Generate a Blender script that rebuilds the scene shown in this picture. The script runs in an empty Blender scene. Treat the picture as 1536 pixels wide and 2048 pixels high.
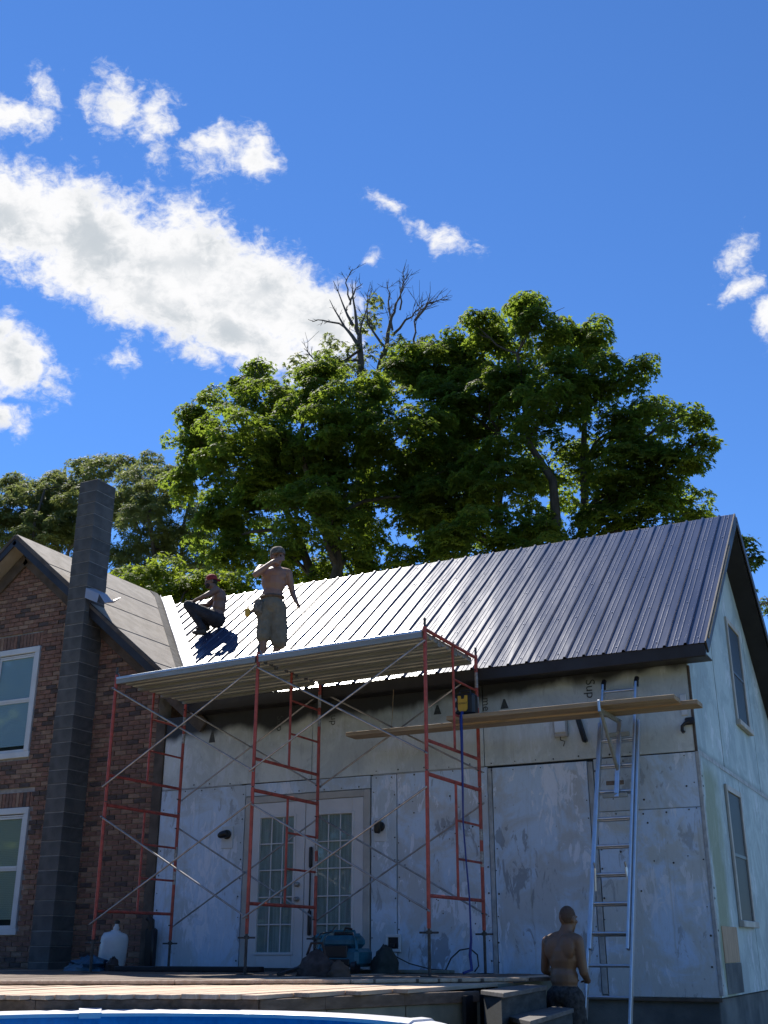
import bpy, bmesh, math, random
import numpy as np
from mathutils import Vector, Matrix
random.seed(7)
RNG = np.random.default_rng(11)
rad = math.radians
sc = bpy.context.scene
col = sc.collection

# ------------------------------------------------------------------ camera
cd = bpy.data.cameras.new("camera")
cam = bpy.data.objects.new("camera", cd); col.objects.link(cam)
cam.location = (2.63, -13.0, 0.26)
cam.rotation_euler = (rad(111.5), 0, rad(27.0))
cd.sensor_fit = 'VERTICAL'; cd.sensor_height = 24.0; cd.sensor_width = 18.0
cd.lens = 2220.0 / 2048.0 * 24.0
cd.clip_start = 0.1; cd.clip_end = 3000
sc.camera = cam
sc.render.resolution_x = 768; sc.render.resolution_y = 1024
sc.cycles.max_bounces = 6; sc.cycles.transparent_max_bounces = 8
sc.cycles.caustics_reflective = False; sc.cycles.caustics_refractive = False

# ------------------------------------------------------------------ light
SUN_EL, SUN_AZ = 54.0, 56.0          # azimuth measured from +Y towards -X
sv = Vector((-math.sin(rad(SUN_AZ))*math.cos(rad(SUN_EL)), math.cos(rad(SUN_AZ))*math.cos(rad(SUN_EL)), math.sin(rad(SUN_EL))))
sl = bpy.data.lights.new("sun", 'SUN'); sl.energy = 4.0; sl.angle = rad(0.5); sl.color = (1.0, 0.94, 0.85)
sun = bpy.data.objects.new("sun", sl); col.objects.link(sun)
sun.rotation_euler = (-sv).to_track_quat('-Z', 'Y').to_euler()
sun.location = sv * 60
SKY_STRENGTH = 0.10
sc.view_settings.view_transform = 'Standard'; sc.view_settings.look = 'None'
sc.view_settings.gamma = 1.0; sc.view_settings.exposure = 1.10
try: sc.view_settings.use_curve_mapping = False
except Exception: pass

LOB_A= [(-8.55, 13.37, 16.79, 0.62), (-8.34, 14.18, 16.47, 0.89), (-9.1, 13.14, 16.23, 0.73), (-6.61, 12.8, 14.88, 0.83), (-3.91, 13.2, 12.94, 0.79), (-3.4, 13.85, 11.66, 0.78), (-9.06, 14.24, 14.51, 1.18), (-8.6, 13.07, 12.52, 1.18), (-9.12, 13.71, 15.93, 0.81), (-8.53, 14.06, 13.68, 1.01), (-8.85, 13.93, 11.37, 0.99), (-9.94, 14.33, 13.43, 1.18), (-5.53, 12.2, 16.17, 0.84), (-6.13, 12.99, 17.17, 0.5), (-7.39, 14.25, 16.94, 1.11), (-5.23, 13.63, 16.06, 0.98), (-7.37, 12.43, 16.64, 0.63), (-4.47, 13.56, 16.29, 0.53), (-4.21, 13.22, 14.5, 1.05), (-3.08, 12.74, 14.32, 0.47), (-3.31, 14.04, 13.32, 1.0), (-2.04, 12.57, 12.65, 0.47), (-5.45, 12.62, 13.91, 1.4), (-7.35, 13.13, 14.59, 1.33), (-2.59, 13.26, 11.83, 0.79), (-3.81, 13.47, 11.88, 1.11), (-2.54, 14.41, 11.14, 0.59), (-5.86, 14.43, 12.51, 1.39), (-6.88, 12.42, 11.93, 1.26), (-3.23, 13.78, 10.49, 0.96), (-4.7, 13.86, 10.49, 1.05), (-5.9, 12.5, 9.97, 1.15), (-7.18, 11.6, 9.89, 1.14), (-2.43, 15.32, 11.02, 0.4), (-1.8, 13.3, 12.24, 0.32), (-8.47, 12.93, 15.08, 0.85)]
LOB_B= [(-14.22, 13.06, 14.46, 1.07), (-14.39, 12.58, 13.15, 1.04), (-12.22, 12.12, 12.87, 1.14), (-17.05, 13.33, 15.16, 0.8), (-16.28, 13.36, 11.8, 0.77), (-16.02, 13.89, 17.61, 0.74), (-16.51, 12.74, 16.2, 0.98), (-17.18, 12.56, 15.3, 0.76), (-14.39, 13.22, 16.28, 1.1), (-14.09, 10.75, 13.8, 1.21), (-17.2, 13.11, 14.06, 0.98), (-12.17, 11.93, 15.33, 1.1), (-10.44, 11.18, 14.81, 0.9), (-10.06, 12.93, 16.04, 0.96), (-9.56, 14.01, 17.13, 0.68), (-10.67, 11.06, 13.5, 1.44), (-13.47, 12.48, 13.58, 1.4), (-9.04, 11.46, 13.31, 1.28), (-15.59, 13.06, 12.9, 1.15), (-16.75, 13.3, 12.52, 0.78), (-11.59, 11.09, 11.17, 1.42), (-10.73, 12.98, 11.98, 1.49), (-9.04, 12.69, 11.72, 1.16), (-13.97, 12.88, 11.12, 1.1), (-11.83, 13.25, 10.59, 1.14), (-9.12, 12.16, 9.97, 0.93), (-15.7, 13.36, 11.39, 0.83), (-15.76, 14.05, 18.19, 0.46), (-11.78, 11.52, 15.86, 0.58)]
LOB_L1= [(-32.78, 19.87, 17.99, 0.99), (-28.23, 19.88, 17.64, 0.95), (-30.62, 20.29, 18.22, 0.98), (-32.83, 20.84, 19.79, 0.79), (-29.88, 20.85, 19.47, 1.1), (-31.33, 19.84, 18.18, 1.19), (-27.89, 20.2, 19.3, 0.85), (-29.48, 19.32, 16.54, 1.15), (-33.66, 20.78, 19.68, 0.68), (-26.58, 19.62, 16.8, 1.13), (-31.33, 21.14, 19.74, 0.67), (-31.79, 19.65, 16.81, 1.07), (-29.3, 20.25, 17.05, 1.06), (-26.62, 20.15, 19.14, 0.63)]
LOB_L2= [(-20.89, 17.87, 14.59, 0.88), (-20.54, 17.82, 13.36, 0.81), (-24.11, 18.23, 13.84, 0.85), (-22.6, 18.43, 13.67, 0.84), (-23.64, 18.24, 16.21, 0.87), (-24.15, 18.42, 17.43, 0.88), (-22.18, 17.54, 16.51, 0.85), (-22.63, 17.39, 15.12, 1.02), (-24.85, 18.7, 14.92, 0.88), (-22.68, 18.71, 14.77, 0.86), (-21.84, 18.38, 16.14, 0.76), (-24.17, 19.27, 18.41, 0.56), (-21.72, 17.8, 17.03, 0.47), (-24.84, 18.92, 16.67, 0.89)]
LOB_BU= [(-14.4, 7.49, 8.7, 0.47), (-14.15, 8.13, 8.98, 0.5), (-13.0, 7.84, 8.53, 0.48), (-12.25, 7.83, 8.36, 0.48), (-15.59, 8.32, 9.25, 0.32), (-11.99, 8.1, 8.15, 0.36), (-13.42, 8.04, 8.33, 0.43), (-13.9, 7.49, 8.24, 0.36)]
LOB_R = [(-1.18, 14.39, 9.73, 0.25), (-1.02, 14.26, 9.34, 0.17)]+[(-1.19, 18.24, 9.21, 0.31)]
DEAD= [[(-12.23, 14.5, 16.72), (-12.32, 14.5, 18.37), (-12.53, 14.5, 19.17), (-12.64, 14.5, 19.95), (-12.84, 14.5, 21.27)], [(-12.53, 14.5, 19.17), (-12.82, 14.5, 19.81), (-13.32, 14.5, 21.12)], [(-12.32, 14.5, 18.37), (-12.81, 14.5, 19.15), (-13.4, 14.5, 20.36)], [(-12.32, 14.5, 18.37), (-12.22, 14.5, 19.27), (-11.99, 14.5, 20.14)], [(-12.64, 14.5, 19.95), (-12.42, 14.5, 20.46), (-12.12, 14.5, 20.57)], [(-12.81, 14.5, 19.15), (-13.77, 14.5, 19.79), (-14.47, 14.5, 20.12)], [(-12.64, 14.5, 20.14), (-12.74, 14.5, 20.75), (-12.42, 14.5, 21.14)], [(-11.79, 14.5, 16.61), (-11.26, 14.5, 17.91), (-11.08, 14.5, 18.58), (-10.81, 14.5, 19.25), (-10.27, 14.5, 20.02)], [(-11.08, 14.5, 18.58), (-11.26, 14.5, 19.74), (-11.35, 14.5, 20.53)], [(-11.08, 14.5, 18.4), (-10.28, 14.5, 18.73), (-9.76, 14.5, 18.95)], [(-11.26, 14.5, 17.91), (-11.89, 14.5, 18.99), (-11.8, 14.5, 19.9)], [(-10.81, 14.5, 19.25), (-10.8, 14.5, 19.99), (-10.53, 14.5, 20.57)], [(-10.28, 14.5, 18.73), (-9.93, 14.5, 19.36), (-9.27, 14.5, 19.36)], [(-12.25, 14.5, 18.16), (-13.72, 14.5, 17.8), (-14.99, 14.5, 18.59)], [(-12.24, 14.5, 17.8), (-13.92, 14.5, 18.22), (-14.51, 14.5, 18.94)], [(-10.3, 14.5, 17.66), (-10.37, 14.5, 18.76), (-10.1, 14.5, 19.41)]]
LOB_D= [(-12.98, 14.48, 18.53, 0.57), (-12.34, 15.36, 19.77, 0.37), (-11.11, 14.38, 17.99, 0.55), (-13.77, 14.57, 17.94, 0.57), (-12.67, 14.61, 17.78, 0.81), (-11.25, 15.01, 17.62, 0.8), (-12.38, 15.6, 20.69, 0.2), (-10.23, 15.12, 18.14, 0.45), (-14.58, 14.64, 18.46, 0.37)]
E0= [-0.4194, 0.7888, 0.4493]; E1= [0.883, 0.4694, -0.0]; E2= [0.2109, -0.3967, 0.8934]
CLOUDS= [(-0.3145, 0.169, 0.0826, 0.0524, -0.25, 1), (-0.2404, 0.1482, 0.0917, 0.058, -0.302, 1), (-0.1615, 0.1272, 0.0967, 0.0608, -0.337, 1), (-0.0953, 0.1017, 0.084, 0.0553, -0.459, 1), (-0.042, 0.0736, 0.051, 0.0445, -0.599, 1), (-0.1926, 0.1008, 0.1144, 0.0399, -0.427, 1), (-0.1132, 0.0664, 0.0753, 0.0311, -0.514, 1), (-0.2717, 0.1175, 0.0523, 0.0243, -0.428, 0.8), (-0.3147, 0.2523, 0.0453, 0.0205, -0.16, 0.72), (-0.2818, 0.2718, 0.0173, 0.0203, 0.012, 0.42), (-0.219, 0.2662, 0.0314, 0.0279, 0.518, 0.7), (-0.1909, 0.2516, 0.0301, 0.0225, -0.507, 0.48), (-0.1344, 0.2267, 0.0504, 0.0214, 0.097, 0.55), (-0.1016, 0.2228, 0.0253, 0.0225, -0.332, 0.75), (-0.313, 0.0382, 0.0505, 0.0331, -0.343, 0.9), (-0.3234, 0.0645, 0.0243, 0.022, 0.009, 0.9), (-0.3272, -0.004, 0.0267, 0.0125, 0.008, 0.65), (-0.2176, 0.0456, 0.0151, 0.0124, 0.009, 0.36), (0.0128, 0.1802, 0.0194, 0.0078, -0.246, 0.42), (0.0639, 0.1556, 0.0319, 0.0122, -0.247, 0.5), (0.0043, 0.1367, 0.0115, 0.007, 0.01, 0.32), (0.3249, 0.1386, 0.0117, 0.0244, -0.329, 0.43), (0.3357, 0.111, 0.0221, 0.0089, 0.443, 0.43), (0.3606, 0.0839, 0.0207, 0.024, 0.009, 0.75), (-0.3075, -0.015, 0.0089, 0.0089, 0.008, 0.36)]

def N(nt, typ, **kw):
    n = nt.nodes.new(typ)
    for k, v in kw.items():
        if k.startswith('i_'):
            key = k[2:]
            key = int(key) if key.isdigit() else key.replace('_', ' ')
            n.inputs[key].default_value = v
        else: setattr(n, k, v)
    return n
def L(nt, a, b): nt.links.new(a, b)
def val(nt, x):
    v = nt.nodes.new('ShaderNodeValue'); v.outputs[0].default_value = x; return v.outputs[0]
def M(nt, op, a, b=None, c=None, clamp=False):
    n = nt.nodes.new('ShaderNodeMath'); n.operation = op; n.use_clamp = clamp
    for i, x in enumerate((a, b, c)):
        if x is None: continue
        if isinstance(x, (int, float)): n.inputs[i].default_value = x
        else: nt.links.new(x, n.inputs[i])
    return n.outputs[0]
def mixc(nt, f, a, b, bt='MIX'):
    n = nt.nodes.new('ShaderNodeMix'); n.data_type = 'RGBA'; n.blend_type = bt
    for s, x in ((n.inputs[0], f), (n.inputs[6], a), (n.inputs[7], b)):
        if isinstance(x, (int, float)): s.default_value = x
        elif isinstance(x, tuple): s.default_value = (*x[:3], 1)
        else: nt.links.new(x, s)
    return n.outputs[2]
def sstep(nt, x, a, b):
    n = nt.nodes.new('ShaderNodeMapRange'); n.interpolation_type = 'SMOOTHSTEP'
    nt.links.new(x, n.inputs[0]); n.inputs[1].default_value = a; n.inputs[2].default_value = b
    return n.outputs[0]
def noise(nt, vec, scale, detail=4, rough=.55, dist=0.0):
    n = nt.nodes.new('ShaderNodeTexNoise'); n.inputs['Scale'].default_value = scale
    n.inputs['Detail'].default_value = detail; n.inputs['Roughness'].default_value = rough
    n.inputs['Distortion'].default_value = dist
    if vec is not None: nt.links.new(vec, n.inputs['Vector'])
    return n.outputs['Fac']
def mapping(nt, vec, scale=(1,1,1), loc=(0,0,0), rot=(0,0,0), typ='POINT'):
    n = nt.nodes.new('ShaderNodeMapping'); n.vector_type = typ
    n.inputs['Location'].default_value = loc; n.inputs['Rotation'].default_value = rot; n.inputs['Scale'].default_value = scale
    nt.links.new(vec, n.inputs['Vector']); return n.outputs[0]

# ------------------------------------------------------------------ sky and clouds (world)
world = bpy.data.worlds.new("World"); sc.world = world; world.use_nodes = True
nt = world.node_tree; nt.nodes.clear()
out = N(nt, 'ShaderNodeOutputWorld'); bg = N(nt, 'ShaderNodeBackground')
bg.inputs['Strength'].default_value = SKY_STRENGTH
L(nt, bg.outputs[0], out.inputs[0])
sky = N(nt, 'ShaderNodeTexSky'); sky.sky_type = 'NISHITA'; sky.sun_disc = False
sky.sun_elevation = rad(SUN_EL); sky.sun_rotation = rad(-SUN_AZ)
sky.air_density = 0.8; sky.dust_density = 0.0; sky.ozone_density = 4.0
tc = N(nt, 'ShaderNodeTexCoord'); dv = tc.outputs['Generated']
def dot(v, c):
    n = nt.nodes.new('ShaderNodeVectorMath'); n.operation = 'DOT_PRODUCT'
    nt.links.new(v, n.inputs[0]); n.inputs[1].default_value = c; return n.outputs['Value']
d0 = dot(dv, E0); front = M(nt, 'MAXIMUM', d0, 0.05)
u = M(nt, 'DIVIDE', dot(dv, E1), front); v = M(nt, 'DIVIDE', dot(dv, E2), front)
cx = N(nt, 'ShaderNodeCombineXYZ'); L(nt, u, cx.inputs[0]); L(nt, v, cx.inputs[1])
uv = cx.outputs[0]
# warp so that the outlines billow
w1 = N(nt, 'ShaderNodeTexNoise'); w1.inputs['Scale'].default_value = 22; w1.inputs['Detail'].default_value = 6
L(nt, uv, w1.inputs['Vector'])
wv = N(nt, 'ShaderNodeVectorMath', operation='SUBTRACT'); L(nt, w1.outputs['Color'], wv.inputs[0]); wv.inputs[1].default_value = (.5,.5,.5)
ws = N(nt, 'ShaderNodeVectorMath', operation='SCALE'); L(nt, wv.outputs[0], ws.inputs[0]); ws.inputs['Scale'].default_value = 0.035
wa = N(nt, 'ShaderNodeVectorMath', operation='ADD'); L(nt, uv, wa.inputs[0]); L(nt, ws.outputs[0], wa.inputs[1])
wuv = wa.outputs[0]
field = None; body = None
for (cu, cv, ea, eb, rot, wt) in CLOUDS:
    mp = mapping(nt, wuv, (ea, eb, 1), (cu, cv, 0), (0, 0, rot), 'TEXTURE')
    ln = N(nt, 'ShaderNodeVectorMath', operation='LENGTH'); L(nt, mp, ln.inputs[0])
    f = M(nt, 'MULTIPLY', M(nt, 'SUBTRACT', 1.0, ln.outputs['Value']), wt if wt < 1 else 1.25)
    field = f if field is None else M(nt, 'SMOOTH_MAX', field, f, 0.12)
n1 = noise(nt, wuv, 34, 9, .62, .3)
n2 = noise(nt, mapping(nt, uv, (1, 1.5, 1), (3, 1, 0)), 90, 7, .65, .6)
fl = M(nt, 'ADD', field, M(nt, 'MULTIPLY', M(nt, 'SUBTRACT', n1, .48), 1.45))
fl = M(nt, 'ADD', fl, M(nt, 'MULTIPLY', M(nt, 'SUBTRACT', n2, .5), .80))
alpha = sstep(nt, fl, -.05, .60)
# sparse clouds over the rest of the sky
dz = N(nt, 'ShaderNodeSeparateXYZ'); L(nt, dv, dz.inputs[0])
zz = M(nt, 'MAXIMUM', dz.outputs[2], .04)
px = N(nt, 'ShaderNodeCombineXYZ'); L(nt, M(nt, 'DIVIDE', dz.outputs[0], zz), px.inputs[0]); L(nt, M(nt, 'DIVIDE', dz.outputs[1], zz), px.inputs[1])
far = noise(nt, px.outputs[0], 1.1, 8, .6, .3)
fa = M(nt, 'MULTIPLY', sstep(nt, far, .58, .72), M(nt, 'SUBTRACT', 1.0, sstep(nt, d0, .74, .84)))
fa = M(nt, 'MULTIPLY', fa, sstep(nt, dz.outputs[2], .03, .15))
alpha = M(nt, 'MAXIMUM', alpha, fa)
shade = M(nt, 'ADD', M(nt, 'MULTIPLY', sstep(nt, fl, .35, 1.3), .45), M(nt, 'MULTIPLY', M(nt, 'SUBTRACT', noise(nt, mapping(nt, uv, (1, 1.5, 1), (1, 2, 0)), 15, 3, .45), .5), 1.0))
shade = sstep(nt, shade, .02, .62)
CW = 4.6
ccol = mixc(nt, shade, (CW, CW, CW*1.01), (CW*.60, CW*.65, CW*.70))
skyc = mixc(nt, 1.0, sky.outputs[0], (0.40, 0.62, 0.86), 'MULTIPLY')
L(nt, mixc(nt, alpha, skyc, ccol), bg.inputs['Color'])

# ------------------------------------------------------------------ materials
def mat(name, base=(.5,.5,.5), rough=.6, metal=0.0, spec=.5, var=0.0, vscale=6, bump=0.0, bscale=40, stretch=(1,1,1), base2=None):
    m = bpy.data.materials.new(name); m.use_nodes = True
    nt = m.node_tree; p = nt.nodes['Principled BSDF']
    p.inputs['Roughness'].default_value = rough; p.inputs['Metallic'].default_value = metal
    p.inputs['Specular IOR Level'].default_value = spec
    p.inputs['Base Color'].default_value = (*base, 1)
    tc = N(nt, 'ShaderNodeTexCoord'); vec = mapping(nt, tc.outputs['Object'], stretch)
    if var > 0:
        b2 = base2 if base2 else tuple(c * (1 - var) for c in base)
        f = sstep(nt, noise(nt, vec, vscale, 6, .6), .32, .68)
        L(nt, mixc(nt, f, base, b2), p.inputs['Base Color'])
        L(nt, M(nt, 'ADD', M(nt, 'MULTIPLY', f, .15), max(.03, rough - .07)), p.inputs['Roughness'])
    if bump > 0:
        b = N(nt, 'ShaderNodeBump'); b.inputs['Strength'].default_value = bump; b.inputs['Distance'].default_value = .01
        L(nt, noise(nt, vec, bscale, 4, .6), b.inputs['Height']); L(nt, b.outputs[0], p.inputs['Normal'])
    return m

def mat_foam(name, c1, c2, peel=.5, black_band=False, seed=0.0, streak=.5, stain=(.30,.27,.18)):
    """weathered sheathing: greyed facing, peeled pale patches, rain streaks, nail dirt"""
    m = bpy.data.materials.new(name); m.use_nodes = True
    nt = m.node_tree; p = nt.nodes['Principled BSDF']; p.inputs['Roughness'].default_value = .62
    tc = N(nt, 'ShaderNodeTexCoord'); o = tc.outputs['Object']
    os_ = mapping(nt, o, (1,1,1), (seed*3.1, seed*1.7, seed*2.3))
    big = sstep(nt, noise(nt, os_, 1.5, 7, .66, .7), .42, .58)
    c = mixc(nt, big, c1, c2)
    # peeled facing: vertical ragged flecks
    pl = noise(nt, mapping(nt, os_, (7, 7, 2.6)), 1.0, 8, .68, 1.2)
    pl2 = noise(nt, os_, 1.3, 3, .5)
    th = M(nt, 'ADD', pl, M(nt, 'MULTIPLY', M(nt, 'SUBTRACT', pl2, .5), .9))
    f = M(nt, 'MULTIPLY', sstep(nt, th, .60, .64), peel)
    c = mixc(nt, f, c, (.76, .80, .88))
    f2 = M(nt, 'MULTIPLY', sstep(nt, M(nt, 'SUBTRACT', 1.0, th), .63, .68), peel * .8)
    c = mixc(nt, f2, c, (.20, .215, .24))
    st = sstep(nt, noise(nt, mapping(nt, os_, (9, 9, .35)), 1.0, 5, .7), .56, .74)
    c = mixc(nt, M(nt, 'MULTIPLY', st, streak * .55), c, stain)
    sp = sstep(nt, noise(nt, os_, 13, 2, .5), .74, .78)
    c = mixc(nt, M(nt, 'MULTIPLY', sp, .5), c, (.13,.12,.11))
    # fine scratches and chalked blotches
    ft = noise(nt, mapping(nt, os_, (30, 30, 9)), 1.0, 5, .7)
    c = mixc(nt, M(nt, 'MULTIPLY', sstep(nt, ft, .5, .75), .28), c, (.22,.24,.26))
    if black_band:  # near-black band across the top of the boards, with a ragged lower edge
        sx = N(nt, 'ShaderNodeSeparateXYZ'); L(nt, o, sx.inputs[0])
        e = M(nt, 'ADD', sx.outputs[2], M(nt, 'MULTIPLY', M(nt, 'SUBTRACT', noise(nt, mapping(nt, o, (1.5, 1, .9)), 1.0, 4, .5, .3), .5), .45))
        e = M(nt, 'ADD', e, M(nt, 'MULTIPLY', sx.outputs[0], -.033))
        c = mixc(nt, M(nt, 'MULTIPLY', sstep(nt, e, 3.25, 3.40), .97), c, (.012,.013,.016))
    L(nt, c, p.inputs['Base Color'])
    b = N(nt, 'ShaderNodeBump'); b.inputs['Strength'].default_value = .5; b.inputs['Distance'].default_value = .012
    L(nt, M(nt, 'ADD', th, M(nt, 'MULTIPLY', noise(nt, os_, 3, 4), .7)), b.inputs['Height']); L(nt, b.outputs[0], p.inputs['Normal'])
    return m

def mat_gable():
    m = mat_foam("gable_foam_board", (.44,.54,.55), (.32,.41,.43), .4, seed=4, streak=.9, stain=(.17,.2,.14))
    nt = m.node_tree; p = nt.nodes['Principled BSDF']
    src = p.inputs['Base Color'].links[0].from_socket
    tc = N(nt, 'ShaderNodeTexCoord'); sx = N(nt, 'ShaderNodeSeparateXYZ'); L(nt, tc.outputs['Object'], sx.inputs[0])
    wob = M(nt, 'MULTIPLY', M(nt, 'SUBTRACT', noise(nt, tc.outputs['Object'], 2.2, 4), .5), .7)
    yy = M(nt, 'ADD', sx.outputs[1], wob)
    a = M(nt, 'MULTIPLY', sstep(nt, yy, .12, .3), M(nt, 'SUBTRACT', 1.0, sstep(nt, yy, .75, 1.15)))
    a = M(nt, 'MULTIPLY', a, M(nt, 'SUBTRACT', 1.0, sstep(nt, sx.outputs[2], 2.1, 2.4)))
    c = mixc(nt, M(nt, 'MULTIPLY', a, .75), src, (.19,.22,.085))
    # dirt running along the taped seam
    zz = M(nt, 'ABSOLUTE', M(nt, 'SUBTRACT', M(nt, 'ADD', sx.outputs[2], M(nt, 'MULTIPLY', wob, .12)), 2.38))
    c = mixc(nt, M(nt, 'MULTIPLY', M(nt, 'SUBTRACT', 1.0, sstep(nt, zz, .015, .1)), .6), c, (.15,.19,.18))
    L(nt, c, p.inputs['Base Color'])
    return m

def mat_roof():
    m = bpy.data.materials.new("dark_painted_steel"); m.use_nodes = True
    nt = m.node_tree; p = nt.nodes['Principled BSDF']
    tc = N(nt, 'ShaderNodeTexCoord'); o = tc.outputs['Object']
    f = noise(nt, mapping(nt, o, (2, .5, .5)), 1.0, 6, .65)
    c = mixc(nt, sstep(nt, f, .35, .7), (.026,.036,.072), (.036,.047,.090))
    scr = sstep(nt, noise(nt, mapping(nt, o, (5, 14, 14), rot=(.3,.2,.6)), 1.0, 7, .75, 1.5), .70, .74)
    c = mixc(nt, M(nt, 'MULTIPLY', scr, .25), c, (.3,.31,.34))
    L(nt, c, p.inputs['Base Color'])
    p.inputs['Metallic'].default_value = 0.0; p.inputs['Specular IOR Level'].default_value = .5
    L(nt, M(nt, 'ADD', M(nt, 'MULTIPLY', f, .10), .225), p.inputs['Roughness'])
    b = N(nt, 'ShaderNodeBump'); b.inputs['Strength'].default_value = .25; b.inputs['Distance'].default_value = .02
    L(nt, noise(nt, mapping(nt, o, (3, 1, 1)), 1.5, 2, .5), b.inputs['Height']); L(nt, b.outputs[0], p.inputs['Normal'])
    return m

def mat_leaf(name, dark, light, trans, tmix=.42):
    m = bpy.data.materials.new(name); m.use_nodes = True
    nt = m.node_tree; nt.nodes.clear()
    o = N(nt, 'ShaderNodeOutputMaterial')
    at = N(nt, 'ShaderNodeAttribute', attribute_name='rnd')
    tc = N(nt, 'ShaderNodeTexCoord')
    big = noise(nt, tc.outputs['Object'], .8, 3)
    f = M(nt, 'ADD', M(nt, 'MULTIPLY', at.outputs['Fac'], .7), M(nt, 'MULTIPLY', big, .4), clamp=True)
    c = mixc(nt, f, dark, light); t = mixc(nt, f, tuple(x*.75 for x in trans), trans)
    d = N(nt, 'ShaderNodeBsdfPrincipled'); L(nt, c, d.inputs['Base Color']); d.inputs['Roughness'].default_value = .6
    d.inputs['Specular IOR Level'].default_value = .12
    tr = N(nt, 'ShaderNodeBsdfTranslucent'); L(nt, t, tr.inputs['Color'])
    mx = N(nt, 'ShaderNodeMixShader'); mx.inputs[0].default_value = tmix
    L(nt, d.outputs[0], mx.inputs[1]); L(nt, tr.outputs[0], mx.inputs[2]); L(nt, mx.outputs[0], o.inputs[0])
    return m

def mat_glass(name, tint=(.86,.90,.90), base=.06):
    m = bpy.data.materials.new(name); m.use_nodes = True
    nt = m.node_tree; nt.nodes.clear(); o = N(nt, 'ShaderNodeOutputMaterial')
    t = N(nt, 'ShaderNodeBsdfTransparent'); t.inputs[0].default_value = (*tint, 1)
    g = N(nt, 'ShaderNodeBsdfGlossy'); g.inputs['Roughness'].default_value = .04
    fr = N(nt, 'ShaderNodeFresnel'); fr.inputs[0].default_value = 1.5
    ge = N(nt, 'ShaderNodeNewGeometry')
    f = M(nt, 'MULTIPLY', M(nt, 'ADD', fr.outputs[0], base, clamp=True), M(nt, 'SUBTRACT', 1.0, ge.outputs['Backfacing']))
    mx = N(nt, 'ShaderNodeMixShader'); L(nt, f, mx.inputs[0]); L(nt, t.outputs[0], mx.inputs[1]); L(nt, g.outputs[0], mx.inputs[2])
    L(nt, mx.outputs[0], o.inputs[0]); return m

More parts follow.
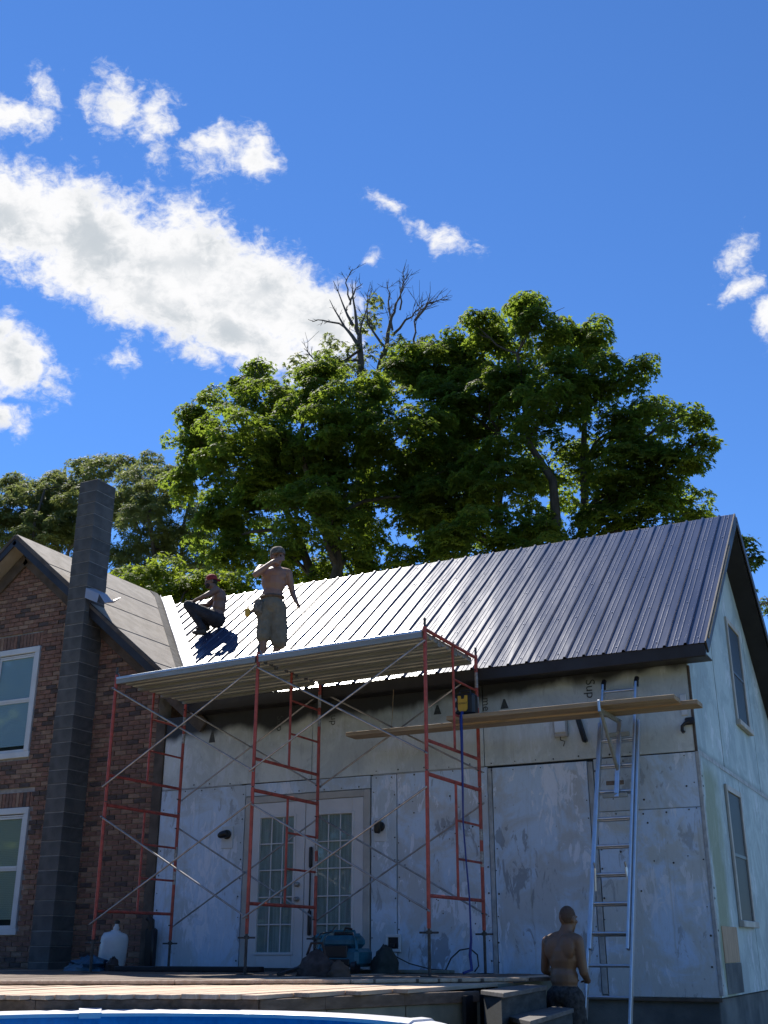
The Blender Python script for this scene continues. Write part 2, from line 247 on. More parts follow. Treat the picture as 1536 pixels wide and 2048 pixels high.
MAT = dict(
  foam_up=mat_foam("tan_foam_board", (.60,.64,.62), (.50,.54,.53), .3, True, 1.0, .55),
  foam_a=mat_foam("peeling_foam_board", (.54,.66,.80), (.50,.53,.55), .85, False, 2.0, .6),
  foam_b=mat_foam("pale_foam_board", (.54,.66,.80), (.48,.54,.58), .65, False, 3.3, .4),
  foam_c=mat_foam("bluish_foam_board", (.54,.68,.86), (.52,.56,.57), .6, False, 5.1, .7),
  gable=mat_gable(), roof=mat_roof(),
  tape=mat("seam_tape", (.42,.44,.45), .6, var=.35, vscale=9),
  screw=mat("dark_screw", (.03,.03,.03), .6),
  fascia=mat("dark_fascia", (.022,.018,.017), .55, var=.4, vscale=3),
  raw_wood=mat("raw_lumber", (.42,.29,.16), .7, var=.3, vscale=4, bump=.3, bscale=60, stretch=(.3,6,6)),
  plank_wood=mat("plank_lumber", (.37,.275,.165), .75, var=.38, vscale=5, bump=.35, bscale=50, stretch=(.25,5,5), base2=(.25,.18,.11)),
  board_brown=mat("brown_corner_board", (.11,.085,.065), .8, var=.4, vscale=5),
  mortar=mat("mortar", (.40,.37,.34), .9, var=.35, vscale=8, bump=.4),
  brick1=mat("brick_red", (.26,.14,.10), .9, var=.35, vscale=14, bump=.6, bscale=70),
  brick2=mat("brick_brown", (.21,.125,.095), .9, var=.35, vscale=14, bump=.6, bscale=70),
  brick3=mat("brick_dark", (.10,.075,.068), .9, var=.35, vscale=14, bump=.6, bscale=70),
  brick4=mat("brick_tan", (.31,.20,.14), .9, var=.3, vscale=14, bump=.6, bscale=70),
  block=mat("chimney_block", (.115,.112,.105), .9, var=.35, vscale=3.5, bump=.6, bscale=90, base2=(.075,.076,.075)),
  block2=mat("chimney_block_dark", (.095,.095,.092), .9, var=.35, vscale=5, bump=.6, bscale=90),
  tar=mat("tar_coating", (.012,.012,.014), .6, var=.3),
  chim_mortar=mat("chimney_mortar", (.25,.24,.225), .9, var=.3, vscale=10),
  shingle=mat("weathered_roofing_felt", (.37,.325,.265), .9, var=.22, vscale=4, bump=.5, bscale=50, base2=(.30,.26,.21)),
  felt_dark=mat("dark_roofing_felt", (.075,.07,.065), .9, var=.5, vscale=7, bump=.4),
  galv=mat("bright_flashing", (.42,.43,.47), .5, .35, var=.15, vscale=5),
  alu=mat("aluminium", (.60,.63,.67), .38, .9, var=.12, vscale=8),
  alu_dull=mat("dull_aluminium_plank", (.33,.335,.30), .5, .55, var=.22, vscale=5, stretch=(.5,3,3)),
  galv_tube=mat("galvanised_tube", (.42,.40,.37), .42, .75, var=.35, vscale=9),
  red=mat("red_scaffold_paint", (.44,.07,.045), .5, var=.3, vscale=12, bump=.15, base2=(.25,.045,.03)),
  bare=mat("bare_scuffed_steel", (.42,.38,.35), .5, .5, var=.5, vscale=40),
  jack=mat("jack_steel", (.09,.085,.08), .6, .6, var=.4, vscale=20),
  white=mat("white_vinyl", (.62,.65,.66), .45, var=.12, vscale=3),
  door_white=mat("door_paint", (.62,.61,.60), .45, var=.1, vscale=3),
  trim_tan=mat("door_trim", (.46,.44,.40), .6, var=.2, vscale=4),
  dark_in=mat("dark_interior", (.018,.02,.022), .8),
  curtain=mat("curtain", (.52,.58,.55), .9, var=.3, vscale=4, stretch=(6,1,.4)),
  blind=mat("blind_slat", (.42,.60,.74), .6), blind_g=mat("blind_slat_green", (.42,.48,.38), .6),
  glass=mat_glass("window_glass"), glass_dark=mat("dark_screened_glass", (.028,.032,.035), .5, spec=.15),
  black=mat("black_plastic", (.012,.012,.014), .45), black_metal=mat("black_metal", (.015,.015,.017), .4, .3),
  yellow=mat("yellow_plastic", (.55,.33,.03), .45, var=.1),
  ink=mat("printed_ink", (.085,.09,.085), .8, var=.4, vscale=30),
  blue_hose=mat("blue_hose", (.012,.03,.20), .45),
  teal=mat("teal_plastic", (.015,.13,.19), .45, var=.3, vscale=9),
  tank=mat("white_tank_paint", (.55,.57,.58), .4, var=.12, vscale=6),
  blue_tarp=mat("blue_tarp", (.02,.085,.14), .5, var=.3, vscale=20, bump=.3),
  orange=mat("orange_plastic", (.75,.13,.03), .5),
  bag=mat("brown_tool_bag", (.06,.042,.036), .85, var=.5, vscale=12, bump=.6, bscale=25),
  deck=mat("deck_board", (.56,.43,.31), .75, var=.3, vscale=5, bump=.4, bscale=50, stretch=(5,.3,5), base2=(.42,.30,.21)),
  deck_dark=mat("deck_board_dirty", (.17,.12,.085), .8, var=.4, vscale=5, bump=.3, stretch=(4,.4,4)),
  skirt=mat("mildewed_plywood", (.22,.225,.18), .85, var=.5, vscale=2.2, bump=.2, base2=(.12,.135,.115)),
  step_box=mat("dark_step_boards", (.045,.05,.05), .85, var=.5, vscale=3, stretch=(1,1,5)),
  sack=mat("dark_green_sacking", (.03,.042,.038), .9, var=.4, vscale=8, bump=.5, bscale=18),
  step=mat("grey_step_board", (.13,.12,.11), .75, var=.35, vscale=6, stretch=(5,.4,5)),
  concrete=mat("foundation_concrete", (.165,.175,.17), .9, var=.45, vscale=1.6, bump=.5, base2=(.075,.085,.088)),
  ply=mat("bare_plywood", (.50,.345,.22), .75, var=.25, vscale=5, stretch=(1,6,.6)),
  pool_white=mat("pool_cap", (.58,.58,.61), .35, var=.08), liner=mat("pool_liner", (.012,.22,.46), .35, var=.35, vscale=16, base2=(.02,.30,.58)),
  pool_wall=mat("pool_wall", (.35,.38,.42), .5, var=.1),
  bark=mat("bark", (.085,.07,.055), .95, var=.4, vscale=5, bump=.8, bscale=18, stretch=(3,3,.6)),
  deadwood=mat("dead_wood", (.095,.078,.065), .9, var=.3, vscale=6),
  skin=mat("tanned_skin", (.25,.135,.09), .5, var=.14, vscale=7), skin_b=mat("tanned_skin_dark", (.21,.115,.075), .5, var=.14, vscale=7),
  skin_p=mat("tanned_skin_olive", (.17,.095,.055), .5, var=.16, vscale=6),
  khaki=mat("khaki_cloth", (.20,.165,.115), .9, var=.25, vscale=9, bump=.5, bscale=22),
  pants=mat("dark_denim", (.03,.028,.034), .9, var=.3, vscale=8, bump=.4, bscale=22),
  shorts_dark=mat("dark_patterned_cloth", (.05,.05,.05), .9, var=.7, vscale=24, bump=.4),
  camo=mat("camouflage_cloth", (.20,.165,.13), .9, var=.6, vscale=26, base2=(.07,.062,.05)),
  redcap=mat("red_cap_cloth", (.30,.02,.02), .8, var=.25, vscale=12), hair=mat("dark_hair", (.018,.013,.01), .8),
  stubble=mat("cropped_hair", (.085,.05,.032), .8, var=.2, vscale=60), leather=mat("leather", (.10,.06,.035), .7, var=.3, vscale=12),
  boot=mat("work_boot", (.06,.045,.03), .8), eye=mat("eye_dark", (.02,.015,.012), .3), glove=mat("work_glove", (.03,.03,.035), .9),
  maple=mat_leaf("maple_leaf", (.040,.070,.014), (.085,.122,.026), (.28,.38,.04), .54),
  maple2=mat_leaf("maple_leaf_blue", (.026,.058,.016), (.050,.092,.026), (.11,.18,.03), .40),
  ash=mat_leaf("ash_leaf", (.07,.09,.03), (.13,.155,.06), (.28,.33,.09), .46),
  young=mat_leaf("young_maple_leaf", (.06,.11,.012), (.10,.15,.02), (.36,.46,.04), .52),
  grass=mat("grass_and_soil", (.21,.19,.13), .95, var=.4, vscale=.8, bump=.6, bscale=20, base2=(.13,.14,.07)),
)
MAT['water'] = mat_glass("pool_water", (.55,.8,.9), .02)

# ------------------------------------------------------------------ mesh helpers
class MB:
    def __init__(s): s.v = []; s.f = []; s.mi = []; s.mats = []
    def add(s, vs, fs, mi=0):
        o = len(s.v); s.v += [tuple(p) for p in vs]
        for f in fs: s.f.append(tuple(i + o for i in f)); s.mi.append(mi)
        return s
    def box(s, x0, x1, y0, y1, z0, z1, b=0.0, mi=0, mtx=None):
        c = ((x0+x1)/2, (y0+y1)/2, (z0+z1)/2); h = (abs(x1-x0)/2, abs(y1-y0)/2, abs(z1-z0)/2)
        vs, fs = chamfer(h, b)
        vs = [Vector((p[0]+c[0], p[1]+c[1], p[2]+c[2])) for p in vs]
        if mtx: vs = [mtx @ p for p in vs]
        return s.add(vs, fs, mi)
    def beam(s, p0, p1, w, h, b=0.0, mi=0, up=(0,0,1)):
        p0 = Vector(p0); p1 = Vector(p1); d = p1 - p0; l = d.length; d.normalize()
        u_ = Vector(up); sx = d.cross(u_); 
        if sx.length < 1e-4: sx = d.cross(Vector((0,1,0)))
        sx.normalize(); uu = sx.cross(d)
        m = Matrix((d, sx, uu)).transposed().to_4x4(); m.translation = (p0+p1)/2
        vs, fs = chamfer((l/2, w/2, h/2), b)
        return s.add([m @ Vector(p) for p in vs], fs, mi)
    def tube(s, pts, r, n=8, mi=0, cap=True):
        pts = [Vector(p) for p in pts]; k = len(pts)
        rs = [r]*k if isinstance(r, (int, float)) else list(r)
        vs = []; fs = []; prev = None
        for i, p in enumerate(pts):
            d = (pts[min(i+1, k-1)] - pts[max(i-1, 0)]).normalized()
            if prev is None:
                a = d.orthogonal().normalized()
            else:
                a = prev - d * prev.dot(d)
                a = a.normalized() if a.length > 1e-6 else d.orthogonal().normalized()
            prev = a; bb = d.cross(a)
            for j in range(n):
                t = 2*math.pi*j/n; vs.append(p + (a*math.cos(t) + bb*math.sin(t))*rs[i])
        for i in range(k-1):
            for j in range(n):
                fs.append((i*n+j, i*n+(j+1)%n, (i+1)*n+(j+1)%n, (i+1)*n+j))
        if cap: fs.append(tuple(range(n-1, -1, -1))); fs.append(tuple((k-1)*n+j for j in range(n)))
        return s.add(vs, fs, mi)
    def lathe(s, prof, c=(0,0,0), n=24, mi=0, mtx=None):
        vs = []; fs = []
        for (r, z) in prof:
            for j in range(n):
                t = 2*math.pi*j/n; p = Vector((r*math.cos(t), r*math.sin(t), z))
                if mtx: p = mtx @ p
                vs.append(p + Vector(c))
        k = len(prof)
        for i in range(k-1):
            for j in range(n): fs.append((i*n+j, i*n+(j+1)%n, (i+1)*n+(j+1)%n, (i+1)*n+j))
        fs.append(tuple(range(n-1, -1, -1))); fs.append(tuple((k-1)*n+j for j in range(n)))
        return s.add(vs, fs, mi)
    def prism(s, poly, axis, a, b, mi=0):
        """poly: 2-D outline in the two other axes, extruded along axis from a to b"""
        def P(q, t):
            r = list(q); r.insert(axis, t); return tuple(r)
        n = len(poly); vs = [P(q, a) for q in poly] + [P(q, b) for q in poly]
        fs = [tuple(range(n)), tuple(range(2*n-1, n-1, -1))] + [(i, i+n, (i+1)%n+n, (i+1)%n) for i in range(n)]
        return s.add(vs, fs, mi)
    def sphere(s, c, r, n=10, mi=0, sq=(1,1,1)):
        vs = []; fs = []; m_ = n//2
        for i in range(m_+1):
            ph = math.pi*i/m_
            for j in range(n):
                t = 2*math.pi*j/n
                vs.append((c[0]+r*sq[0]*math.sin(ph)*math.cos(t), c[1]+r*sq[1]*math.sin(ph)*math.sin(t), c[2]+r*sq[2]*math.cos(ph)))
        for i in range(m_):
            for j in range(n): fs.append((i*n+j, (i+1)*n+j, (i+1)*n+(j+1)%n, i*n+(j+1)%n))
        return s.add(vs, fs, mi)
    def mesh(s, name, m, smooth=None, fix=True):
        me = bpy.data.meshes.new(name); me.from_pydata(s.v, [], s.f)
        for x in (m if isinstance(m, (list, tuple)) else [m]): me.materials.append(x)
        if len(me.materials) > 1: me.polygons.foreach_set('material_index', s.mi)
        if fix:
            bm = bmesh.new(); bm.from_mesh(me); bmesh.ops.recalc_face_normals(bm, faces=bm.faces); bm.to_mesh(me); bm.free()
        if smooth:
            me.polygons.foreach_set('use_smooth', [True]*len(me.polygons)); me.set_sharp_from_angle(angle=rad(smooth))
        me.update(); return me
    def build(s, name, m, parent=None, smooth=None, kind=None, label=None, loc=None):
        return link(name, s.mesh(name, m, smooth), parent, kind, label, loc)
_ch = {}
def chamfer(h, b):
    b = min(b, min(h)*.9)
    if b <= 0:
        vs = [(sx*h[0], sy*h[1], sz*h[2]) for sx in (-1,1) for sy in (-1,1) for sz in (-1,1)]
        return vs, [(0,1,3,2),(4,6,7,5),(0,4,5,1),(2,3,7,6),(0,2,6,4),(1,5,7,3)]
    vs = []; idx = {}
    for sx in (-1,1):
        for sy in (-1,1):
            for sz in (-1,1):
                s = (sx, sy, sz)
                for a in range(3):
                    idx[(s, a)] = len(vs)
                    vs.append(tuple(s[k]*(h[k] if k == a else h[k]-b) for k in range(3)))
    fs = []
    for a in range(3):
        p, q = [k for k in range(3) if k != a]
        for sg in (-1,1):
            r = []
            for (i, j) in ((-1,-1),(1,-1),(1,1),(-1,1)):
                s = [0,0,0]; s[a] = sg; s[p] = i; s[q] = j; r.append(idx[(tuple(s), a)])
            fs.append(tuple(r))
        for i in (-1,1):
            for j in (-1,1):
                s0 = [0,0,0]; s0[p] = i; s0[q] = j; s0[a] = -1; s1 = list(s0); s1[a] = 1
                fs.append((idx[(tuple(s0), p)], idx[(tuple(s1), p)], idx[(tuple(s1), q)], idx[(tuple(s0), q)]))
    for s in {k[0] for k in idx}: fs.append((idx[(s,0)], idx[(s,1)], idx[(s,2)]))
    return vs, fs
def link(name, data, parent=None, kind=None, label=None, loc=None, inv=True):
    o = bpy.data.objects.new(name, data); col.objects.link(o)
    if parent:
        o.parent = parent
        if inv and parent.parent is None: o.matrix_parent_inverse = parent.matrix_basis.inverted()
    if kind: o['kind'] = kind
    if label: o['label'] = label
    if loc: o.location = loc
    return o
def tag(o, label, cat, group=None):
    o['label'] = label; o['category'] = cat
    if group: o['group'] = group
    return o
def thing(name, label, cat, loc=(0,0,0), rz=0.0, group=None):
    return tag(link(name, None, None, None, None, loc), label, cat, group) if rz == 0 else _rot(tag(link(name, None, None, None, None, loc), label, cat, group), rz)
def _rot(o, rz): o.rotation_euler = (0,0,rz); return o
def bx(name, m, parent, x0, x1, y0, y1, z0, z1, b=.004, **kw):
    return MB().box(x0, x1, y0, y1, z0, z1, b).build(name, m, parent, **kw)
def text_mesh(s, size, depth=.002):
    c = bpy.data.curves.new("lettering", 'FONT'); c.body = s; c.size = size; c.extrude = depth; c.align_x = 'CENTER'; c.align_y = 'CENTER'
    o = bpy.data.objects.new("lettering", c); col.objects.link(o)
    bpy.context.view_layer.update()
    me = bpy.data.meshes.new_from_object(o.evaluated_get(bpy.context.evaluated_depsgraph_get()))
    bpy.data.objects.remove(o); return me

# ================================================================== SETTING
GZ = -1.28
MB().add([(-400,-400,GZ),(400,-400,GZ),(400,400,GZ),(-400,400,GZ)], [(0,1,2,3)]).build("ground", MAT['grass'], kind='structure')

# ================================================================== WHITE HOUSE
SL = .811                                    # roof slope
EY, EZ = -.37, 3.52                          # eave edge
RY = 3.0; RZ = EZ + SL*(RY-EY)
def roofz(y): return EZ + SL*(y-EY)
house = thing("white_house", "white house stripped to its weathered foam sheathing under a dark ribbed metal roof", "house", (-3.8, 0, GZ))
HX0 = -7.72
wall = bx("front_wall", MAT['dark_in'], house, -7.7, -.16, .036, .16, -.2, 3.40, 0)
def panel(x0, x1, z0, z1, m, dy=0.0, label=None):
    return bx("wall_panel", m, wall, x0, x1, -dy, .034, z0, z1, .004, label=label)
fa, fb, fc, fu = MAT['foam_a'], MAT['foam_b'], MAT['foam_c'], MAT['foam_up']
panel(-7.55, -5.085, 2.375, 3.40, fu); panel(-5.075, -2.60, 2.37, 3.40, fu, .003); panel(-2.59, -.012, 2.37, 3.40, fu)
panel(-7.55, -6.12, -.04, 2.355, fb, .004); panel(-6.115, -4.19, 2.20, 2.36, fb, .006)
panel(-4.17, -3.815, -.04, 2.35, fb, .012); panel(-3.805, -2.565, -.04, 2.36, fa)
panel(-2.495, -1.29, -.22, 2.34, fa, .008); panel(-1.21, -.012, 1.75, 2.355, fb, .006); panel(-1.21, -.012, -.22, 1.745, fc, .002)
bx("seam_strip", MAT['tape'], wall, -2.555, -2.505, -.012, .03, -.2, 2.34); bx("seam_strip", MAT['tape'], wall, -1.28, -1.22, -.014, .03, -.2, 2.33)
bx("seam_strip", MAT['tape'], wall, -7.54, -6.2, -.012, .03, 2.357, 2.373); bx("seam_strip", MAT['tape'], wall, -4.15, -2.6, -.008, .03, 2.352, 2.366)
bx("corner_strip", MAT['tape'], wall, -.010, .030, -.012, .03, -.2, 2.36)
bx("corner_strip", MAT['board_brown'], wall, -.010, .018, -.006, .03, 2.36, 3.36)
bx("corner_board", MAT['board_brown'], wall, -7.715, -7.555, -.03, .036, -.04, 3.40, .006, label="brown weathered corner board between brick and white sheathing")
sc_ = MB()                                    # plate-headed screws in the sheathing
def screw(x, z, y=-.013):
    sc_.lathe([(.0105*random.uniform(.6,1.25), 0), (.007, .006), (.002, .007)], n=6, mtx=Matrix.Translation((x, y, z)) @ Matrix.Rotation(rad(90), 4, 'X'))
for x in (-4.14,-3.84,-3.77,-2.59,-2.47,-1.31,-1.19,-.05,-6.15,-7.5):
    z = .05 + random.uniform(0,.2)
    while z < 2.3:
        if random.random() < .8: screw(x + random.uniform(-.015,.015), z)
        z += random.uniform(.2,.34)
for x0, x1, z in ((-7.5,-6.2,2.33),(-7.5,-6.2,2.40),(-6.0,-4.3,2.23),(-4.1,-2.6,2.33),(-2.5,-.1,2.31),(-2.5,-.1,2.40),(-4.1,-2.6,2.40),(-1.2,-.1,1.71)):
    x = x0
    while x < x1:
        if random.random() < .8: screw(x, z + random.uniform(-.012,.012))
        x += random.uniform(.22,.4)
for k in range(34):
    screw(random.uniform(-3.7,-2.7) if k%3 else random.uniform(-1.1,-.1), random.uniform(.3,2.2), -.009)
sc_.build("screws", MAT['screw'], wall, kind='stuff')
# printing on the sheathing, reading downwards
for s, x, z, sz in (("Sup", -5.605, 3.16, .15), ("up", -4.75, 3.13, .14), ("mer", -2.545, 3.11, .14), ("Sup", -1.185, 3.20, .16)):
    o = link("printed_lettering", text_mesh(s, sz, .0006), wall)
    o.data.materials.append(MAT['ink'])
    o.matrix_basis = Matrix(((0,1,0,x),(0,0,-1,-.0042),(-1,0,0,z),(0,0,0,1)))
for x, z, h in ((-6.73, 3.07, .17), (-3.22, 3.13, .12), (-2.30, 3.12, .12)):
    MB().prism([(x-.055, z-h/2), (x+.055, z-h/2), (x+.012, z+h/2), (x-.012, z+h/2)], 1, -.0046, -.003).build("printed_arrow", MAT['ink'], wall)
bx("foundation", MAT['concrete'], house, -7.7, -.03, .05, 5.95, GZ-.1, -.235, .01)
bx("sill_board", MAT['board_brown'], house, -1.6, .01, -.004, .05, -.262, -.228, .004)

# gable end (x = 0 plane, faces +X)
gw = MB().prism([(.16, -.22), (5.96, -.22), (5.96, roofz(.16)-.2), (RY, RZ-.24), (.16, roofz(.16)-.2)], 0, -.16, -.034).build("gable_wall", MAT['dark_in'], house)
def gpanel(poly, m=None, t=0.0): MB().prism(poly, 0, -.032, 0.0+t).build("wall_panel", m or MAT['gable'], gw)
def top(y): return (roofz(y) if y <= RY else RZ - SL*(y-RY)) - .17
for a, b in ((.012,1.28),(1.29,2.52),(2.53,3.74),(3.75,5.95)): gpanel([(a,-.22),(b,-.22),(b,2.36),(a,2.36)], t=random.uniform(0,.006))
gpanel([(.012,2.375),(1.62,2.375),(1.62,top(1.62)),(.012,top(.012))]); gpanel([(1.63,2.375),(2.99,2.375),(2.99,top(2.99)),(1.63,top(1.63))], t=.005)
gpanel([(3.0,2.375),(4.3,2.375),(4.3,top(4.3)),(3.0,top(3.0))]); gpanel([(4.31,2.375),(5.95,2.375),(5.95,top(5.95)),(4.31,top(4.31))], t=.003)
bx("seam_strip", MAT['tape'], gw, 0, .008, .06, 5.9, 2.345, 2.40, .002)
bx("plywood_patch", MAT['ply'], gw, 0, .014, .36, 1.22, .12, .50, .003, label="bare tan plywood patch low on the gable corner")
bx("plywood_patch", MAT['concrete'], gw, 0, .012, .36, 1.28, -.2, .115, .003)
bx("corner_strip", MAT['tape'], gw, 0, .010, .03, .16, -.2, 2.34, .003)
gs = MB()
for k in range(22):
    gs.lathe([(.013,0),(.009,.006),(.002,.007)], n=6, mtx=Matrix.Translation((.011, .10+random.uniform(-.05,.05), -.1+k*.11)) @ Matrix.Rotation(rad(90),4,'Y'))
gs.build("screws", MAT['screw'], gw, kind='stuff')
def gwindow(y0, y1, z0, z1):
    f = MB(); t = .075
    for a in ((y0-t,y1+t,z1,z1+t),(y0-t,y0,z0,z1),(y1,y1+t,z0,z1)): f.box(.006,.034,a[0],a[1],a[2],a[3],.004)
    w = f.build("window", MAT['trim_tan'], house)
    bx("sill", MAT['trim_tan'], w, .006, .07, y0-t-.02, y1+t+.02, z0-t, z0, .006)
    bx("pane", MAT['glass_dark'], w, .0065, .014, y0, y1, z0, z1, 0)
    bx("sash_rail", MAT['black'], w, .014, .024, y0, y1, (z0+z1)/2-.02, (z0+z1)/2+.02, .002)
    return w
gwindow(2.95, 3.80, 3.22, 4.62); gwindow(1.52, 2.36, .58, 2.10)

# roof: deck, ribbed steel panels, fascias
RX = .30
rf = MB()
T = .16
# valley cut against the brick roof: x >= -7.18 - y*0.995 (+ flashing)
BPX, BPZ, BSL = -10.7, 6.69, .815
def valley_x(y): return BPX + (BPZ - roofz(y))/BSL
poly = lambda o, y0, y1: None
vy0, vy1 = EY+.01, RY
v = [(valley_x(vy0), vy0, roofz(vy0)-.012), (RX-.01, vy0, roofz(vy0)-.012), (RX-.01, vy1, RZ-.012), (valley_x(vy1), vy1, RZ-.012)]
rf.add(v + [(p[0], p[1], p[2]-T) for p in v], [(0,1,2,3),(7,6,5,4),(0,4,5,1),(1,5,6,2),(2,6,7,3),(3,7,4,0)])
BY = 6.37
v = [(valley_x(vy1), vy1+.002, RZ-.012), (RX-.01, vy1+.002, RZ-.012), (RX-.01, BY, EZ-.012), (valley_x(vy1), BY, EZ-.012)]
rf.add(v + [(p[0], p[1], p[2]-T) for p in v], [(0,1,2,3),(7,6,5,4),(0,4,5,1),(1,5,6,2),(2,6,7,3),(3,7,4,0)])
roof = rf.build("roof", MAT['fascia'], house)
v = [(valley_x(vy1), vy1+.014, RZ+.004), (RX, vy1+.014, RZ+.004), (RX, BY+.02, EZ+.0), (valley_x(vy1), BY+.02, EZ+.0)]
MB().add(v + [(p[0], p[1], p[2]-.012) for p in v], [(0,1,2,3),(7,6,5,4),(0,4,5,1),(1,5,6,2),(2,6,7,3),(3,7,4,0)]).build("rear_roofing", MAT['felt_dark'], roof)
# ribbed panel profile, one panel 4 ribs wide
PITCH = .2405; H = .024
prof = []
for k in range(4):
    a = k*PITCH
    prof += [(a,0),(a+.012,H),(a+.036,H),(a+.048,0)]
    for q in (.105,.165): prof += [(a+q,0),(a+q+.006,.005),(a+q+.016,.005),(a+q+.022,0)]
prof.append((4*PITCH,0))
cs, sn = 1/math.hypot(1,SL), SL/math.hypot(1,SL)
LEN = (RY-EY)/cs
nseg = 12
x = RX
pan_i = 0
while x > -10.4:
    x0 = x - 4*PITCH
    bm = bmesh.new(); rows = []
    over = random.uniform(-.006,.01)
    for i in range(nseg+1):
        s_ = -.03 + over + (LEN+.03-over+.006)*i/nseg
        r = []
        for (px_, h) in prof + [(p, h-.0025) for p, h in reversed(prof)]:
            wob = .0022*math.sin(s_*2.1 + x*3.7 + px_*9) + .0012*math.sin(s_*5.3+px_*23)
            hh = h + .006 + wob
            r.append(bm.verts.new((x0+px_-.001, EY + s_*cs - hh*sn, EZ + s_*sn + hh*cs)))
        rows.append(r)
    n_ = len(rows[0])
    for i in range(nseg):
        for j in range(n_): bm.faces.new((rows[i][j], rows[i][(j+1)%n_], rows[i+1][(j+1)%n_], rows[i+1][j]))
    bm.faces.new(rows[0][::-1]); bm.faces.new(rows[-1])
    # cut along the valley, a hand's width short of it
    pn = Vector((1, (1/BSL)*SL, 0)).normalized(); pc = Vector((valley_x(0)+.20, 0, 0))
    g = bmesh.ops.bisect_plane(bm, geom=bm.verts[:]+bm.edges[:]+bm.faces[:], plane_co=pc, plane_no=pn, clear_inner=True)
    if len(bm.faces) > 3:
        bmesh.ops.recalc_face_normals(bm, faces=bm.faces)
        me = bpy.data.meshes.new("roof_panel"); bm.to_mesh(me); me.materials.append(MAT['roof'])
        me.polygons.foreach_set('use_smooth', [True]*len(me.polygons)); me.set_sharp_from_angle(angle=rad(25))
        link("roof_panel", me, roof)
    bm.free(); x = x0; pan_i += 1
# panel screws in rows
ps = MB()
for s_ in (.12, 1.2, 2.3, 3.4, LEN-.15):
    xx = RX - .09
    while xx > -9.9:
        p = Vector((xx, EY+s_*cs-.012*sn, EZ+s_*sn+.012*cs))
        if xx > valley_x(p.y)+.3: ps.lathe([(.009,-.006),(.009,.002),(.004,.006)], n=5, mtx=Matrix.Translation(p) @ Matrix.Rotation(math.atan(SL),4,'X'))
        xx -= PITCH
ps.build("roof_screws", MAT['alu'], roof, kind='stuff')
MB().beam((-6.9, EY+.004, EZ-.085), (RX-.005, EY+.004, EZ-.085), .03, .15, .004).build("fascia", MAT['fascia'], roof)
bx("soffit", MAT['fascia'], roof, -7.0, RX-.01, EY+.02, .03, 3.385, 3.40, .002)
MB().beam((RX+.012, EY, EZ-.06), (RX+.012, RY, RZ-.06), .022, .15, .003).build("rake_board", MAT['fascia'], roof)
MB().beam((RX+.012, BY, EZ-.06), (RX+.012, RY+.02, RZ-.075), .022, .15, .003).build("rake_board", MAT['fascia'], roof)
MB().beam((RX+.028, EY+.1, roofz(EY+.1)-.005), (RX+.028, RY-1.0, roofz(RY-1.0)-.005), .012, .035, .002).build("rake_trim", MAT['raw_wood'], roof, label="strip of pale raw wood along the rake")
# wood nailer along the ridge
MB().beam((-4.3, RY+.022, RZ-.012), (.2, RY+.022, RZ-.012), .03, .05, .003).build("ridge_board", MAT['raw_wood'], roof)
# bright valley flashing: a bent sheet lying in the valley and running past the ridge
vd = Vector((-1, BSL/SL*1.0, 0))
def vpt(t, off, lift):                        # point on the valley; off > 0 on steel side, < 0 on brick roof side
    y = EY + .25 + t
    xv = valley_x(y); z = roofz(y)
    if off >= 0: return Vector((xv+off, y, z+lift))
    return Vector((xv+off, y, z - BSL*off + lift))
fl_ = MB(); K = 10; TT = RY - EY + .10
vs = []
for i in range(K+1):
    t = TT*i/K
    for off, lf in ((-.05,.05),(-.035,.075),(.0,.045),(.10,.050),(.22,.056),(.23,.045)):
        vs.append(vpt(t, off, lf + .006*math.sin(i*1.7)))
m_ = 6; fs = [(i*m_+j, i*m_+j+1, (i+1)*m_+j+1, (i+1)*m_+j) for i in range(K) for j in range(m_-1)]
fl_.add(vs, fs)
fo = fl_.build("valley_flashing", MAT['galv'], roof, smooth=40, label="bright bent metal flashing in the valley beside the brick house")
sm = fo.modifiers.new("thickness", 'SOLIDIFY'); sm.thickness = .004

